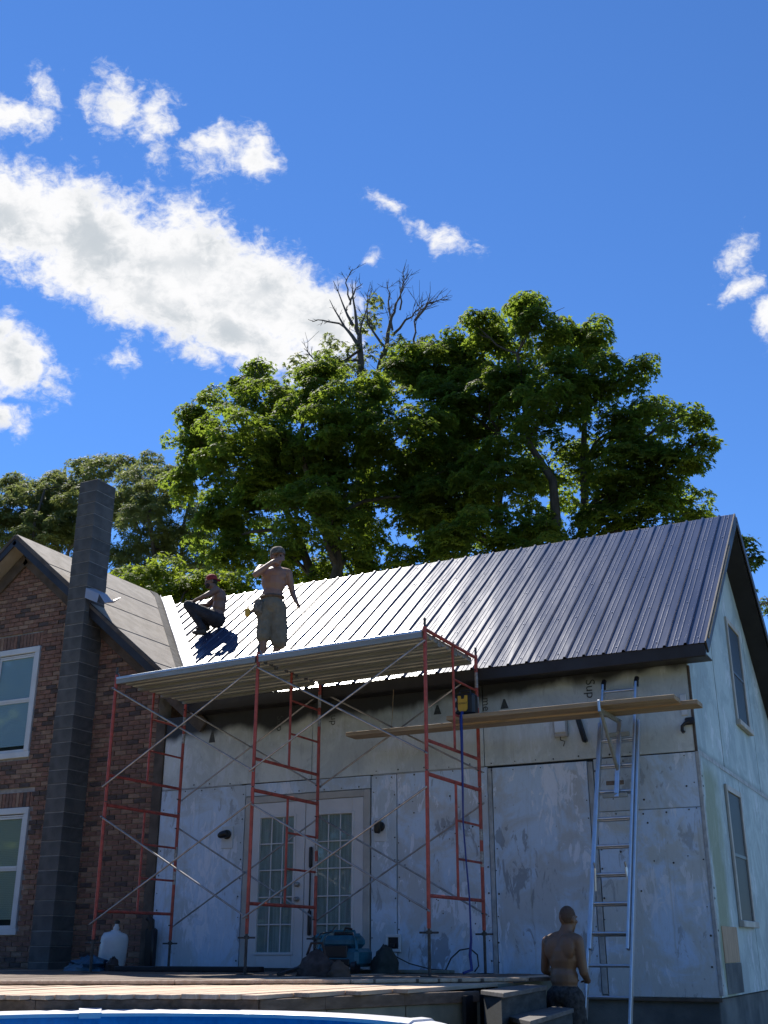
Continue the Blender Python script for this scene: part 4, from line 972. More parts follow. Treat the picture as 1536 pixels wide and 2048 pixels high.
lad = thing("extension_ladder", "tall aluminium extension ladder leaning on the white wall", "ladder", (-.963, -1.31, GZ))
def lpt(z, dx=0, dn=0):
    t = (z-GZ)/(3.22-GZ); c = Vector((-.963+.19*t, -1.31+1.20*t, z)); return c + Vector((dx,0,0)) + Vector((0,-.965,-.26))*dn
def section(name, z0, z1, half, dn, tips):
    s_ = link(name, None, lad) if False else None
    for sg in (-1,1):
        r = MB(); r.beam(lpt(z0, sg*half, dn), lpt(z1, sg*half, dn), .028, .075, .004, up=(0,-1,.2)); ro = r.build("side_rail", MAT['alu'], lad)
        if tips: 
            c = MB(); c.tube([lpt(z1-.05, sg*half, dn), lpt(z1+.02, sg*half, dn), lpt(z1+.05, sg*half, dn-.03)], .03, 8); c.build("end_cap", MAT['black'], ro, smooth=40)
        else:
            c = MB(); c.beam(lpt(z0-.02, sg*half, dn), lpt(z0+.06, sg*half, dn), .05, .1, .006, up=(0,-1,.2)); c.build("ladder_foot", MAT['black'], ro)
    z = z0 + .16
    while z < z1-.05:
        MB().tube([lpt(z,-half,dn), lpt(z,half,dn)], .017, 10).build("rung", MAT['alu'], lad, smooth=40); z += .298
section("base", GZ+.03, 2.72, .232, 0.0, False)
section("fly", .27, 3.20, .198, .055, True)
for sg in (-1,1):
    k = MB(); p = lpt(.98, sg*.17, .09)
    k.beam(p+Vector((0,0,.12)), p+Vector((.02*sg,.03,-.12)), .02, .035, .004); k.tube([p+Vector((0,0,.12)), p+Vector((0,-.03,.17))], .012, 6)
    k.build("rung_lock", MAT['alu'], lad)
MB().beam(lpt(2.02,-.1,.09), lpt(2.02,.1,.09), .02, .045, .003).build("rung_label", MAT['deck_dark'], lad)

jk = thing("ladder_jack", "metal ladder jack bracket hooked on the ladder under the wooden planks", "bracket", (-.78,-.3,2.5))
j = MB(); a = lpt(2.72, 0.0, .10); tipp = Vector((-.80,-1.02,ZP-.032))
j.beam(Vector((-.79,-.20,ZP-.032)), tipp, .035, .05, .004); j.build("arm", MAT['alu_dull'], jk)
MB().beam(tipp+Vector((0,.03,.012)), lpt(2.16,.03,.10), .03, .045, .004).build("diagonal_strut", MAT['alu_dull'], jk)
MB().beam(lpt(2.74,.03,.11), lpt(1.86,.03,.11), .055, .03, .004).build("upright", MAT['alu'], jk)
MB().beam(tipp+Vector((0,-.005,-.02)), tipp+Vector((0,-.005,.11)), .03, .016, .004).build("stop", MAT['alu'], jk)
for z in (2.58, 1.88): MB().beam(lpt(z,-.13,.105), lpt(z,.15,.105), .035, .05, .004).build("hook_bar", MAT['alu_dull'], jk)

# ================================================================== SMALL THINGS
tb = thing("tool_case", "black power tool case with a yellow front plate standing on the planks inside the scaffold", "tool case", (-2.47,-.86,ZP+.058))
x0, x1, z0, z1 = -2.615, -2.325, ZP+.058, ZP+.335
b = MB(); b.box(x0,x1,-.93,-.79,z0+.015,z1,.03); b.build("body", MAT['black'], tb, smooth=30)
b = MB(); b.tube([(x0+.07,-.86,z1-.01),(x0+.08,-.86,z1+.045),(x1-.08,-.86,z1+.045),(x1-.07,-.86,z1-.01)], .013, 8); b.build("handle", MAT['black'], tb, smooth=40)
fp = MB(); pz0, pz1 = z0+.06, z1-.03; xa, xb = x0+.085, x1-.085
fp.prism([(xa+.02,pz0),(xb-.02,pz0),(xb,pz0+.03),(xb,pz1),(xb-.035,pz1),(xb-.04,pz1-.04),(xa+.04,pz1-.04),(xa+.035,pz1),(xa,pz1),(xa,pz0+.03)], 1, -.944, -.928)
plate = fp.build("front_plate", MAT['yellow'], tb)
o = link("lettering", text_mesh("DEWALT", .030, .0006), plate); o.data.materials.append(MAT['black']); o.matrix_basis = Matrix(((1,0,0,(xa+xb)/2),(0,0,-1,-.9455),(0,1,0,(pz0+pz1)/2),(0,0,0,1)))
for (cx_, cz_) in ((x0+.045,z1-.075),(x0+.045,z0+.09)):
    MB().lathe([(.026,0),(.026,.012),(.014,.016),(.001,.017)], n=12, mtx=Matrix.Translation((cx_,-.929,cz_)) @ Matrix.Rotation(rad(90),4,'X')).build("side_dial", MAT['galv_tube'], tb, smooth=40)
for q in (x0+.05, x1-.05): bx("foot", MAT['black'], tb, q-.025, q+.025, -.92, -.80, z0, z0+.02, .004)
hp = [(-2.47,-.96,2.86),(-2.47,-1.0,2.80),(-2.468,-1.0,2.5),(-2.475,-.99,2.0),(-2.49,-.97,1.6),(-2.47,-.96,1.2),(-2.445,-.95,.8),(-2.44,-.95,.5),(-2.43,-.97,.35),(-2.46,-.94,.2),(-2.44,-.95,.05),(-2.5,-1.05,.02)]
hs = MB(); hs.tube(hp, [.02,.02,.018,.013,.010,.010,.010,.011,.015,.018,.018,.014], 8)
tag(hs.build("blue_hose", MAT['blue_hose'], smooth=60), "blue air hose hanging from the planks down to the deck", "hose")

t = thing("propane_tank", "white propane tank tilted on the deck against the brick wall", "propane tank", (-7.72,-.62,0))
q = Matrix.Translation((-7.70,-.62,.03)) @ Matrix.Rotation(rad(5),4,'Y') @ Matrix.Scale(1.16,4)
MB().lathe([(.02,.02),(.14,.02),(.155,.05),(.155,.28),(.152,.32),(.13,.365),(.06,.385),(.05,.40),(.002,.401)], n=28, mtx=q).build("tank", MAT['tank'], t, smooth=50)
MB().lathe([(.09,-.0),(.12,.0),(.12,.03),(.1,.03)], n=20, mtx=q).build("foot_ring", MAT['tank'], t, smooth=30)
MB().lathe([(.03,.39),(.035,.43),(.022,.45),(.02,.47),(.002,.472)], n=12, mtx=q).build("neck", MAT['tank'], t, smooth=40)
MB().lathe([(.012,.465),(.03,.475),(.03,.50),(.01,.51)], n=10, mtx=q).build("valve_knob", MAT['black'], t, smooth=40)
# blue tarp crumpled at the foot of the tank
def heap(c, rx, ry, h, n, seed, cols=14, rows=6):
    rr = random.Random(seed); vs = []; fs = []
    for i in range(rows+1):
        f_ = i/rows
        for j in range(cols):
            t_ = 2*math.pi*j/cols; k = 1 + rr.uniform(-n,n)
            vs.append((c[0]+rx*(1-f_**2*.85)*math.cos(t_)*k, c[1]+ry*(1-f_**2*.85)*math.sin(t_)*k, c[2]+h*f_**.8*(1+rr.uniform(-n,n)*.6)*(1 if i else 0)))
    for i in range(rows):
        for j in range(cols): fs.append((i*cols+j, i*cols+(j+1)%cols, (i+1)*cols+(j+1)%cols, (i+1)*cols+j))
    fs.append(tuple(rows*cols+j for j in range(cols)))
    return MB().add(vs, fs)
o = heap((-7.78,-.95,.0), .34, .2, .17, .28, 4, 18, 7).build("crumpled_tarp", MAT['blue_tarp'], smooth=50); tag(o, "crumpled blue tarp lying round the foot of the white propane tank", "tarp")
o = heap((-7.42,-.92,.0), .10, .09, .16, .3, 6).build("dark_bundle", MAT['bag'], smooth=50); tag(o, "small dark bundle on the deck just right of the propane tank", "bundle")
o = MB().box(-7.55,-7.40,-.16,-.05,.0,.52,.02).tube([(-7.47,-.12,.5),(-7.47,-.13,.62),(-7.52,-.14,.66)], .045, 8).build("black_hose_box", MAT['black'], smooth=40); tag(o, "black narrow box standing on the deck against the brown corner board", "box")
o = MB().box(-.07,.05,-.035,.035,0,.05,.018).box(.03,.10,-.02,.02,.01,.035,.01).build("orange_tool", MAT['orange'], smooth=40); o.location=(-7.22,-.42,.002); tag(o, "small bright orange tool lying on the deck at the wall foot", "tool")
o = MB().beam((-7.15,-1.15,.035),(-5.2,-.85,.035),.14,.06,.01).build("dark_board", MAT['tar']); tag(o, "long dark board lying on the deck under the left scaffold bay", "board")
o = MB().beam((-5.0,-.5,.02),(-2.9,-.45,.02),.2,.035,.006).build("green_mat", MAT['skirt']); tag(o, "strip of dull matting on the deck along the wall foot", "mat")

cmp_ = thing("air_compressor", "teal air compressor with black fittings on the deck before the french door", "compressor", (-4.1,-.85,0))
cx0, cx1 = -4.36, -3.80
b = MB(); b.box(cx0,cx1,-1.05,-.65,.07,.27,.04); b.build("lower_body", MAT['teal'], cmp_, smooth=35)
b = MB(); b.box(cx0+.06,cx1-.07,-1.0,-.68,.265,.41,.05); b.build("upper_body", MAT['teal'], cmp_, smooth=35)
b = MB()
b.tube([(cx0+.03,-1.02,.25),(cx0+.07,-.98,.40),(cx0+.12,-.9,.455),(cx1-.12,-.9,.455),(cx1-.06,-.98,.40),(cx1-.02,-1.02,.25)], .016, 8); b.build("roll_bar", MAT['teal'], cmp_, smooth=40)
bx("control_panel", MAT['black'], cmp_, cx0+.12, cx1-.13, -1.062, -1.02, .17, .30, .01)
bx("vent_panel", MAT['black_metal'], cmp_, cx0+.10, cx1-.10, -1.064, -1.04, .085, .155, .006)
bx("top_cap", MAT['black'], cmp_, cx0+.18, cx1-.2, -.95, -.75, .40, .445, .02)
MB().tube([(cx0+.3,-.9,.44),(cx0+.33,-.92,.49),(cx0+.42,-.92,.475)], .012, 6).build("lever", MAT['black'], cmp_, smooth=40)
for q in (cx0+.05, cx1-.05): MB().lathe([(.07,-.03),(.075,0),(.07,.03)], (q,-1.0,.076), 14, mtx=Matrix.Rotation(rad(90),4,'Y')).build("wheel", MAT['black'], cmp_, smooth=40)
for q in (cx0+.02, cx1-.02): MB().lathe([(.035,0),(.04,.02),(.02,.05)], (q,-1.0,.38), 10).build("knob", MAT['teal'], cmp_, smooth=40)
o = heap((-3.62,-.7,0), .16, .2, .30, .14, 9).build("dark_sack", MAT['sack'], smooth=50); tag(o, "dark green sack slumped on the deck right of the teal air compressor", "sack")
tbg = thing("tool_bag", "brown tool bag slumped on the deck edge before the scaffold middle leg", "bag", (-3.0,-3.45,0))
b = heap((-2.98,-3.35,-.0), .21, .15, .25, .16, 21, 18, 7); b.build("bag_body", MAT['bag'], tbg, smooth=60)
b = heap((-2.74,-3.32,.0), .13, .12, .15, .2, 22); b.build("side_pocket", MAT['leather'], tbg, smooth=60)
MB().tube([(-3.1,-3.35,.2),(-3.05,-3.35,.32),(-2.92,-3.35,.32),(-2.88,-3.35,.2)], .014, 6).build("strap", MAT['bag'], tbg, smooth=40)
MB().tube([(-3.08,-3.4,.1),(-3.3,-3.42,.04),(-3.36,-3.5,.015)], .022, 6).build("tool_handle", MAT['black'], tbg, smooth=40)
tbg.location += Vector((-.62,1.05,0))
tag(MB().tube([(-3.64,-2.28,.26),(-3.72,-2.1,.36),(-3.85,-1.8,.42),(-4.0,-1.3,.44),(-4.15,-.95,.50)], .009, 6).build("black_air_line", MAT['black'], smooth=60), "thin black air line running from the brown bag to the teal air compressor", "hose")

# ================================================================== PEOPLE
def capsule(mb, p0, r0, p1, r1, n=12):
    p0 = Vector(p0); p1 = Vector(p1); d = p1-p0; l = d.length; d.normalize()
    pts = []; rs = []
    for a in (-88,-60,-30,0): pts.append(p0 + d*(r0*math.sin(rad(a)))); rs.append(r0*math.cos(rad(a)))
    for a in (0,30,60,88): pts.append(p1 + d*(r1*math.sin(rad(a)))); rs.append(r1*math.cos(rad(a)))
    a0 = d.orthogonal().normalized(); b0 = d.cross(a0); vs = []; fs = []
    for p, r in zip(pts, rs):
        for j in range(n):
            t = 2*math.pi*j/n; vs.append(p + (a0*math.cos(t)+b0*math.sin(t))*max(r,.0005))
    for i in range(len(pts)-1):
        for j in range(n): fs.append((i*n+j,i*n+(j+1)%n,(i+1)*n+(j+1)%n,(i+1)*n+j))
    fs.append(tuple(range(n-1,-1,-1))); fs.append(tuple((len(pts)-1)*n+j for j in range(n)))
    mb.add(vs, fs)
def ellip(mb, c, r, rot=(0,0,0), n=14):
    m = Matrix.Translation(c) @ (Matrix.Rotation(rot[2],4,'Z') @ Matrix.Rotation(rot[1],4,'Y') @ Matrix.Rotation(rot[0],4,'X')) @ Matrix.Diagonal((*r,1))
    s = MB().sphere((0,0,0), 1, n); mb.add([m @ Vector(p) for p in s.v], s.f)
def fuse(name, mb, m, parent, voxel=.009, smooth=5, wrinkle=0.0, label=None):
    me = mb.mesh(name, m); o = bpy.data.objects.new(name, me); col.objects.link(o)
    r = o.modifiers.new("r", 'REMESH'); r.mode = 'VOXEL'; r.voxel_size = voxel; r.use_smooth_shade = True
    if smooth:
        s_ = o.modifiers.new("s", 'SMOOTH'); s_.iterations = smooth; s_.factor = .5
    if wrinkle:
        tx = bpy.data.textures.new(name+"_wrinkle", 'CLOUDS'); tx.noise_scale = .07
        dp = o.modifiers.new("d", 'DISPLACE'); dp.texture = tx; dp.strength = wrinkle; dp.mid_level = .5
    bpy.context.view_layer.update()
    me2 = bpy.data.meshes.new_from_object(o.evaluated_get(bpy.context.evaluated_depsgraph_get()))
    me2.name = name; bpy.data.objects.remove(o); bpy.data.meshes.remove(me)
    me2.polygons.foreach_set('use_smooth', [True]*len(me2.polygons))
    return link(name, me2, parent, None, label, inv=False)
def part(name, mb, m, parent, smooth=50): return link(name, mb.mesh(name, m, smooth), parent, inv=False)
def hand(mb, wrist, direc, palm_n, thumb_side, curl=.35, s=1.0):
    """palm, four unequal bent fingers and a thumb leaving the side of the palm"""
    w = Vector(wrist); d = Vector(direc).normalized(); n = Vector(palm_n); n = (n - d*n.dot(d)).normalized(); t = d.cross(n)*thumb_side
    for k in (-.024,-.008,.010,.026): capsule(mb, w + t*k*s*.8, .014*s, w + d*.085*s + t*k*s, .0125*s, 8)
    for k, ln in zip((.028,.010,-.009,-.027), (.072,.08,.074,.058)):
        p = w + d*.085*s + t*k*s; d1 = (d + n*curl*.5).normalized(); q = p + d1*ln*.55*s; d2 = (d + n*curl*1.5).normalized()
        capsule(mb, p, .0105*s, q, .0095*s, 8); capsule(mb, q, .0095*s, q + d2*ln*.5*s, .008*s, 8)
    p = w + d*.025*s + t*.03*s; q = p + (d*.7+t*.75+n*.2).normalized()*.04*s
    capsule(mb, p, .014*s, q, .0115*s, 8); capsule(mb, q, .0115*s, q + (d*.95+t*.2+n*.35).normalized()*.034*s, .0095*s, 8)
def head(mb, c, face, up=(0,0,1), s=1.0):
    """skull, jaw, nose, brow, lips, ears; face = direction the face looks; returns eye centres"""
    c = Vector(c); f = Vector(face).normalized(); u_ = Vector(up); u_ = (u_ - f*u_.dot(f)).normalized(); r = f.cross(u_)
    P = lambda a, b, cc: c + r*a*s + f*b*s + u_*cc*s
    m = Matrix((r, f, u_)).transposed()
    def el(p, rr):
        mm = Matrix.Translation(p) @ m.to_4x4() @ Matrix.Diagonal((*[q*s for q in rr],1)); q_ = MB().sphere((0,0,0),1,14); mb.add([mm @ Vector(v_) for v_ in q_.v], q_.f)
    el(P(0,-.012,.025),(.076,.098,.098)); el(P(0,.03,-.045),(.058,.062,.07)); el(P(0,.062,-.095),(.03,.026,.022))
    capsule(mb, P(0,.088,.02), .010*s, P(0,.108,-.026), .014*s, 8)
    el(P(-.014,.096,-.03),(.010,.010,.008)); el(P(.014,.096,-.03),(.010,.010,.008))
    capsule(mb, P(-.045,.076,.036), .011*s, P(.045,.076,.036), .011*s, 8)
    capsule(mb, P(-.02,.088,-.058), .0075*s, P(.02,.088,-.058), .0075*s, 8)
    for sg in (-1,1):
        el(P(sg*.05,.06,-.012),(.022,.022,.02)); el(P(sg*.082,-.008,-.005),(.011,.022,.034))
    return [P(sg*.031,.079,.008) for sg in (-1,1)]
def eyes(parent, pts, s=1.0):
    for p in pts: part("eye", MB().sphere(p, .0115*s, 10), MAT['eye'], parent)

VR = rad(27)
# --- man standing on the scaffold
man = thing("person", "shirtless man in camouflage cap and khaki shorts standing on the scaffold wiping his face", "person", (-5.16,-1.0,ZT[1]+.085), VR)
mb = MB()
ellip(mb, (.015,0,1.27), (.175,.115,.20)); ellip(mb, (.02,-.01,1.37), (.19,.108,.10)); ellip(mb, (.0,0,1.07), (.145,.105,.17)); ellip(mb, (0,0,.93), (.16,.115,.12))
ellip(mb, (-.06,-.072,1.335), (.085,.03,.06)); ellip(mb, (.10,-.072,1.32), (.085,.03,.06))
capsule(mb, (.02,.02,1.40), .07, (.04,-.02,1.53), .058)
capsule(mb, (-.04,.02,1.45), .06, (-.165,-.02,1.435), .068); capsule(mb, (.07,.02,1.43), .06, (.195,0,1.385), .066)
ev = head(mb, (.055,-.055,1.595), (.22,-1,-.12), s=1.07)
capsule(mb, (-.175,-.03,1.43), .058, (-.20,-.26,1.285), .046); capsule(mb, (-.20,-.26,1.285), .046, (.01,-.235,1.465), .032)
hand(mb, (.02,-.23,1.475), (.9,.25,.45), (.1,1,-.1), -1, .5)
capsule(mb, (.205,0,1.375), .056, (.265,.03,1.12), .042); capsule(mb, (.265,.03,1.12), .042, (.335,-.09,.95), .029)
hand(mb, (.337,-.095,.945), (.45,-.45,-.75), (-.8,-.3,-.3), 1, .6)
for hx, kx, ky, ax, ay in ((-.085,-.095,-.05,-.105,.0), (.085,.115,-.02,.05,.05)):
    capsule(mb, (hx,0,.90), .095, (kx,ky,.50), .062); capsule(mb, (kx,ky,.50), .06, (kx*.55+ax*.45,ky+.02,.34), .058); capsule(mb, (kx*.55+ax*.45,ky+.02,.34), .055, (ax,ay,.09), .038)
    capsule(mb, (ax,ay,.07), .04, (ax+.02,ay-.1,.045), .035)
fuse("body", mb, MAT['skin'], man)
eyes(man, ev)
sb = MB(); ellip(sb, (0,0,.93), (.178,.132,.13)); capsule(sb, (-.08,0,.90), .112, (-.098,-.04,.50), .10); capsule(sb, (.085,0,.90), .115, (.115,-.02,.44), .112)
capsule(sb, (0,0,.98), .13, (0,0,.92), .14)
fuse("shorts", sb, MAT['khaki'], man, .011, 3, .022)
MB_ = MB(); 
bt = [(math.cos(2*math.pi*j/24)*.150, math.sin(2*math.pi*j/24)*.116, 1.045) for j in range(25)]; MB_.tube(bt, .02, 6, cap=False); part("belt", MB_, MAT['leather'], man)
pb = MB(); pb.box(-.225,-.115,-.15,-.02,.78,.99,.025); pb.box(-.235,-.14,-.165,-.08,.80,.92,.015); part("tool_pouch", pb, MAT['camo'], man)
cp = MB(); q = Matrix.Translation((.055,-.045,1.640)) @ Matrix.Rotation(rad(-8),4,'Y')
cp.lathe([(.101,-.015),(.104,.02),(.095,.062),(.066,.094),(.03,.106),(.002,.109)], n=20, mtx=q)
cap_ = part("cap", cp, MAT['camo'], man)
vz = MB(); vz.add([(q @ Vector((a,b,c))) for (a,b,c) in ((-.07,-.07,.0),(-.06,-.15,-.025),(0,-.172,-.022),(.07,-.15,-.025),(.085,-.06,.0),(-.07,-.07,-.008),(-.06,-.15,-.033),(0,-.172,-.03),(.07,-.15,-.033),(.085,-.06,-.008))], [(0,1,2,3,4),(9,8,7,6,5),(0,5,6,1),(1,6,7,2),(2,7,8,3),(3,8,9,4)])
link("visor", vz.mesh("visor", MAT['camo'], 30), cap_)
for hx, hy in ((-.10,.0),(.055,.05)):
    bb = MB(); ellip(bb, (hx+.01,hy-.05,.045), (.05,.13,.045)); capsule(bb, (hx,hy,.04), .05, (hx,hy,.15), .052); fuse("boot", bb, MAT['boot'], man, .012, 2)
# nail gun hanging at his hip: its own thing
ng = thing("hammer", "tan handled hammer hanging from the standing man's tool pouch", "hammer", (-5.16,-1.0,ZT[1]+.085), VR)
g = MB(); g.tube([(-.21,-.10,.86),(-.30,-.12,.80)], .016, 8); link("handle", g.mesh("handle", MAT['raw_wood'], 40), ng, inv=False)
g = MB(); g.box(-.345,-.275,-.15,-.09,.75,.86,.014); link("hammer_head", g.mesh("hammer_head", MAT['yellow'], 40), ng, inv=False)

# --- man crouching on the roof
cz = roofz(1.5)+.03
cm = thing("person", "shirtless man in a red cap and dark trousers crouching on the metal roof", "person", (-8.10,1.5,cz), VR)
mb = MB()
ellip(mb, (.185,.04,.36), (.14,.15,.15)); ellip(mb, (.225,.04,.52), (.115,.15,.17), (0,.12,0)); ellip(mb, (.225,.04,.67), (.12,.175,.16), (0,-.1,0)); ellip(mb, (.19,.04,.755), (.10,.17,.08))
capsule(mb, (.19,.04,.77), .07, (.10,.02,.88), .055)
ev = head(mb, (.065,.02,.945), (-1,-.35,-.25), s=.98)
capsule(mb, (.19,-.13,.755), .06, (.02,-.20,.63), .044); capsule(mb, (.02,-.20,.63), .042, (-.17,-.10,.575), .03); hand(mb, (-.17,-.10,.575), (-.9,.3,-.3), (.1,.2,-1), 1, .5)
capsule(mb, (.17,.20,.755), .06, (.0,.24,.60), .044); capsule(mb, (.0,.24,.60), .042, (-.16,.10,.55), .03); hand(mb, (-.16,.10,.55), (-.9,-.3,-.2), (0,-.2,-1), -1, .5)
fuse("body", mb, MAT['skin_b'], cm); eyes(cm, ev)
pb = MB(); ellip(pb, (.19,.04,.30), (.155,.17,.15))
for sg, fx, fy, fz in ((-1,.0,-.06,.0),(1,.02,.14,.12)):
    hip = (.17,.04+sg*.09,.30); kn = (-.27,.04+sg*.15,.50+(.02 if sg>0 else 0)); an = (fx,fy,.10+fz)
    capsule(pb, hip, .115, kn, .082); capsule(pb, kn, .08, an, .055)
fuse("trousers", pb, MAT['pants'], cm, .011, 3, .012)
for fx, fy, fz in ((.0,-.06,.0),(.02,.14,.12)):
    bb = MB(); ellip(bb, (fx-.06,fy-.01,fz+.04), (.13,.05,.045)); capsule(bb, (fx,fy,fz+.05), .05, (fx,fy,fz+.12), .05); fuse("boot", bb, MAT['boot'], cm, .012, 2)
cp = MB(); q = Matrix.Translation((.075,.022,.985)) @ Matrix.Rotation(rad(-10),4,'Y')
cp.lathe([(.095,-.02),(.097,.01),(.09,.05),(.062,.08),(.03,.092),(.002,.095)], n=20, mtx=q); cap_ = part("cap", cp, MAT['redcap'], cm)
vz = MB(); vz.add([(q @ Vector((a,b,c))) for (a,b,c) in ((.06,-.06,-.01),(.13,-.045,-.03),(.15,.01,-.03),(.13,.06,-.03),(.06,.07,-.01),(.06,-.06,-.018),(.13,-.045,-.038),(.15,.01,-.038),(.13,.06,-.038),(.06,.07,-.018))], [(0,1,2,3,4),(9,8,7,6,5),(0,5,6,1),(1,6,7,2),(2,7,8,3),(3,8,9,4)])
link("visor", vz.mesh("visor", MAT['redcap'], 30), cap_)
bd = MB(); ellip(bd, (.03,.005,.88), (.05,.058,.045)); ellip(bd, (.015,.0,.855), (.035,.042,.035)); fuse("beard", bd, MAT['hair'], cm, .01, 2)
hb = MB(); ellip(hb, (.105,.03,.95), (.07,.085,.055)); fuse("hair", hb, MAT['hair'], cm, .01, 2)

# --- man by the steps, seen from behind
m3 = thing("person", "shirtless man with cropped hair seen from behind at the deck steps", "person", (-1.13,-1.75,-1.10), VR - rad(38))
mb = MB(); B0 = 1.05
ellip(mb, (.0,0,1.30), (.165,.11,.20)); ellip(mb, (.0,.01,1.39), (.18,.105,.10)); ellip(mb, (-.0,0,1.10), (.145,.11,.16)); ellip(mb, (0,0,.96), (.155,.12,.12))
ellip(mb, (-.085,-.072,1.37), (.08,.035,.11), (0,.2,0)); ellip(mb, (.085,-.072,1.38), (.08,.035,.11), (0,-.2,0))
capsule(mb, (.01,.0,1.44), .075, (.045,.03,1.56), .060)
head(mb, (.05,.05,1.635), (.25,1,-.15))
capsule(mb, (-.04,.0,1.47), .06, (-.16,.0,1.425), .066); capsule(mb, (.05,0,1.48), .06, (.165,.0,1.435), .066)
capsule(mb, (-.17,.0,1.42), .058, (-.245,.06,1.17), .044); capsule(mb, (-.245,.06,1.17), .043, (-.15,.27,1.09), .03); hand(mb, (-.15,.27,1.09), (.4,.9,.0), (.3,0,-1), -1, .5)
capsule(mb, (.175,.0,1.42), .058, (.20,.03,1.15), .045); capsule(mb, (.20,.03,1.15), .043, (.12,.25,1.07), .03); hand(mb, (.12,.25,1.07), (-.5,.85,.05), (0,.1,-1), 1, .5)
for sg in (-1,1):
    capsule(mb, (sg*.085,0,.92), .095, (sg*.10,.03,.50), .06); capsule(mb, (sg*.10,.03,.50), .058, (sg*.10,-.02,.33), .058); capsule(mb, (sg*.10,-.02,.33), .055, (sg*.10,-.03,.09), .038); capsule(mb, (sg*.10,-.03,.07), .04, (sg*.10,.08,.045), .036)
fuse("body", mb, MAT['skin_p'], m3)
sb = MB(); ellip(sb, (0,0,.95), (.172,.135,.12)); capsule(sb, (-.085,0,.92), .115, (-.105,.03,.48), .105); capsule(sb, (.085,0,.92), .115, (.105,.03,.48), .105); fuse("shorts", sb, MAT['shorts_dark'], m3, .011, 3, .014)
hb = MB(); ellip(hb, (.050,.040,1.668), (.0775,.0985,.0985)); fuse("hair", hb, MAT['stubble'], m3, .008, 3)
for sg in (-1,1):
    bb = MB(); ellip(bb, (sg*.10,.04,.045), (.05,.13,.045)); capsule(bb, (sg*.10,-.03,.04), .05, (sg*.10,-.03,.13), .05); fuse("boot", bb, MAT['boot'], m3, .012, 2)

# ================================================================== TREES
def leaf_mesh(name, lobes, m, per, size, rng, clump_k=9.0, kind='maple', flat=.38, fill=.5, scale=1.0):
    P_, Nn, Tn = [], [], []
    for (x, y, z, R) in lobes:
        R = R*scale; nc = max(4, int(clump_k*R*R + 5))
        for _ in range(nc):
            a = rng.uniform(0, 2*np.pi); ct = rng.uniform(-.75, 1.0); st = math.sqrt(1-ct*ct); rr = R*rng.uniform(fill, 1.02)
            c = np.array([x+rr*st*math.cos(a), y+rr*st*math.sin(a), z+rr*ct*.9]); cr = rng.uniform(.30,.52)*min(1.0, .55+.4*R)
            n = int(per*rng.uniform(.6,1.3)*(cr/.42)**2)
            rho = cr*np.sqrt(rng.uniform(0,1,n)); ph = rng.uniform(0,2*np.pi,n)
            d = np.stack([np.cos(ph), np.sin(ph), np.zeros(n)], 1)
            out = np.array([math.cos(a)*st, math.sin(a)*st, 0.0])
            p = c + d*rho[:,None]; p[:,2] += -.55*rho**2/cr*(flat/.38) + rng.normal(0,.05,n); p += out*(-.12*rho[:,None])
            nn = np.stack([d[:,0]*.75*rho/cr, d[:,1]*.75*rho/cr, np.ones(n)], 1) + rng.normal(0,.38,(n,3)) + out*.25
            tt = d + out*.6 + rng.normal(0,.45,(n,3)); tt[:,2] -= .35
            P_.append(p); Nn.append(nn); Tn.append(tt)
    p = np.concatenate(P_); n = np.concatenate(Nn); t = np.concatenate(Tn)
    n /= np.linalg.norm(n, axis=1)[:,None]; t -= n*(n*t).sum(1)[:,None]; t /= np.linalg.norm(t, axis=1)[:,None]; b = np.cross(t, n)
    k = len(p); s = size*rng.uniform(.65,1.2,k)
    if kind == 'maple':
        u_ = np.array([(0,0,0),(.22,.45,.02),(0,1,-.12),(-.22,.45,.02),(.10,.10,0),(.50,.16,-.05),(.62,.62,-.14),(.16,.40,0),(-.10,.10,0),(-.16,.40,0),(-.62,.62,-.14),(-.50,.16,-.05)])
        q = [(0,1,2,3),(4,5,6,7),(8,9,10,11)]
    else:
        u_ = np.array([(0,0,0),(.20,.35,.03),(0,1,-.1),(-.20,.35,.03),(.15,.05,0),(.5,.25,-.04),(.75,.55,-.1),(.35,.42,0),(-.15,.05,0),(-.35,.42,0),(-.75,.55,-.1),(-.5,.25,-.04)]); q = [(0,1,2,3),(4,5,6,7),(8,9,10,11)]
    V = p[:,None,:] + s[:,None,None]*(b[:,None,:]*u_[None,:,0:1] + t[:,None,:]*u_[None,:,1:2] + n[:,None,:]*u_[None,:,2:3])
    nv = len(u_); F = (np.arange(k)[:,None,None]*nv + np.array(q)[None]).reshape(-1)
    me = bpy.data.meshes.new(name); me.vertices.add(k*nv); me.vertices.foreach_set('co', V.reshape(-1).astype(np.float32))
    nf = k*len(q); me.loops.add(nf*4); me.loops.foreach_set('vertex_index', F.astype(np.int32))
    me.polygons.add(nf); me.polygons.foreach_set('loop_start', (np.arange(nf)*4).astype(np.int32)); me.polygons.foreach_set('loop_total', np.full(nf,4,np.int32))
    at = me.attributes.new('rnd','FLOAT','POINT'); at.data.foreach_set('value', np.repeat(rng.uniform(0,1,k), nv).astype(np.float32))
    me.materials.append(m); me.update(); me.validate()
    return me
def curve(p, q, rng, n=6, sag=.12):
    p = np.array(p); q = np.array(q); l = np.linalg.norm(q-p); o = []
    off = rng.normal(0, sag*l*.35, 3); 
    for i in range(n+1):
        t = i/n; b = p + (q-p)*t + off*math.sin(math.pi*t) + (rng.normal(0,.018*l,3) if 0 < i < n else 0)
        b[2] += .12*l*math.sin(math.pi*t)*(1-t)*0; o.append(tuple(b))
    return o
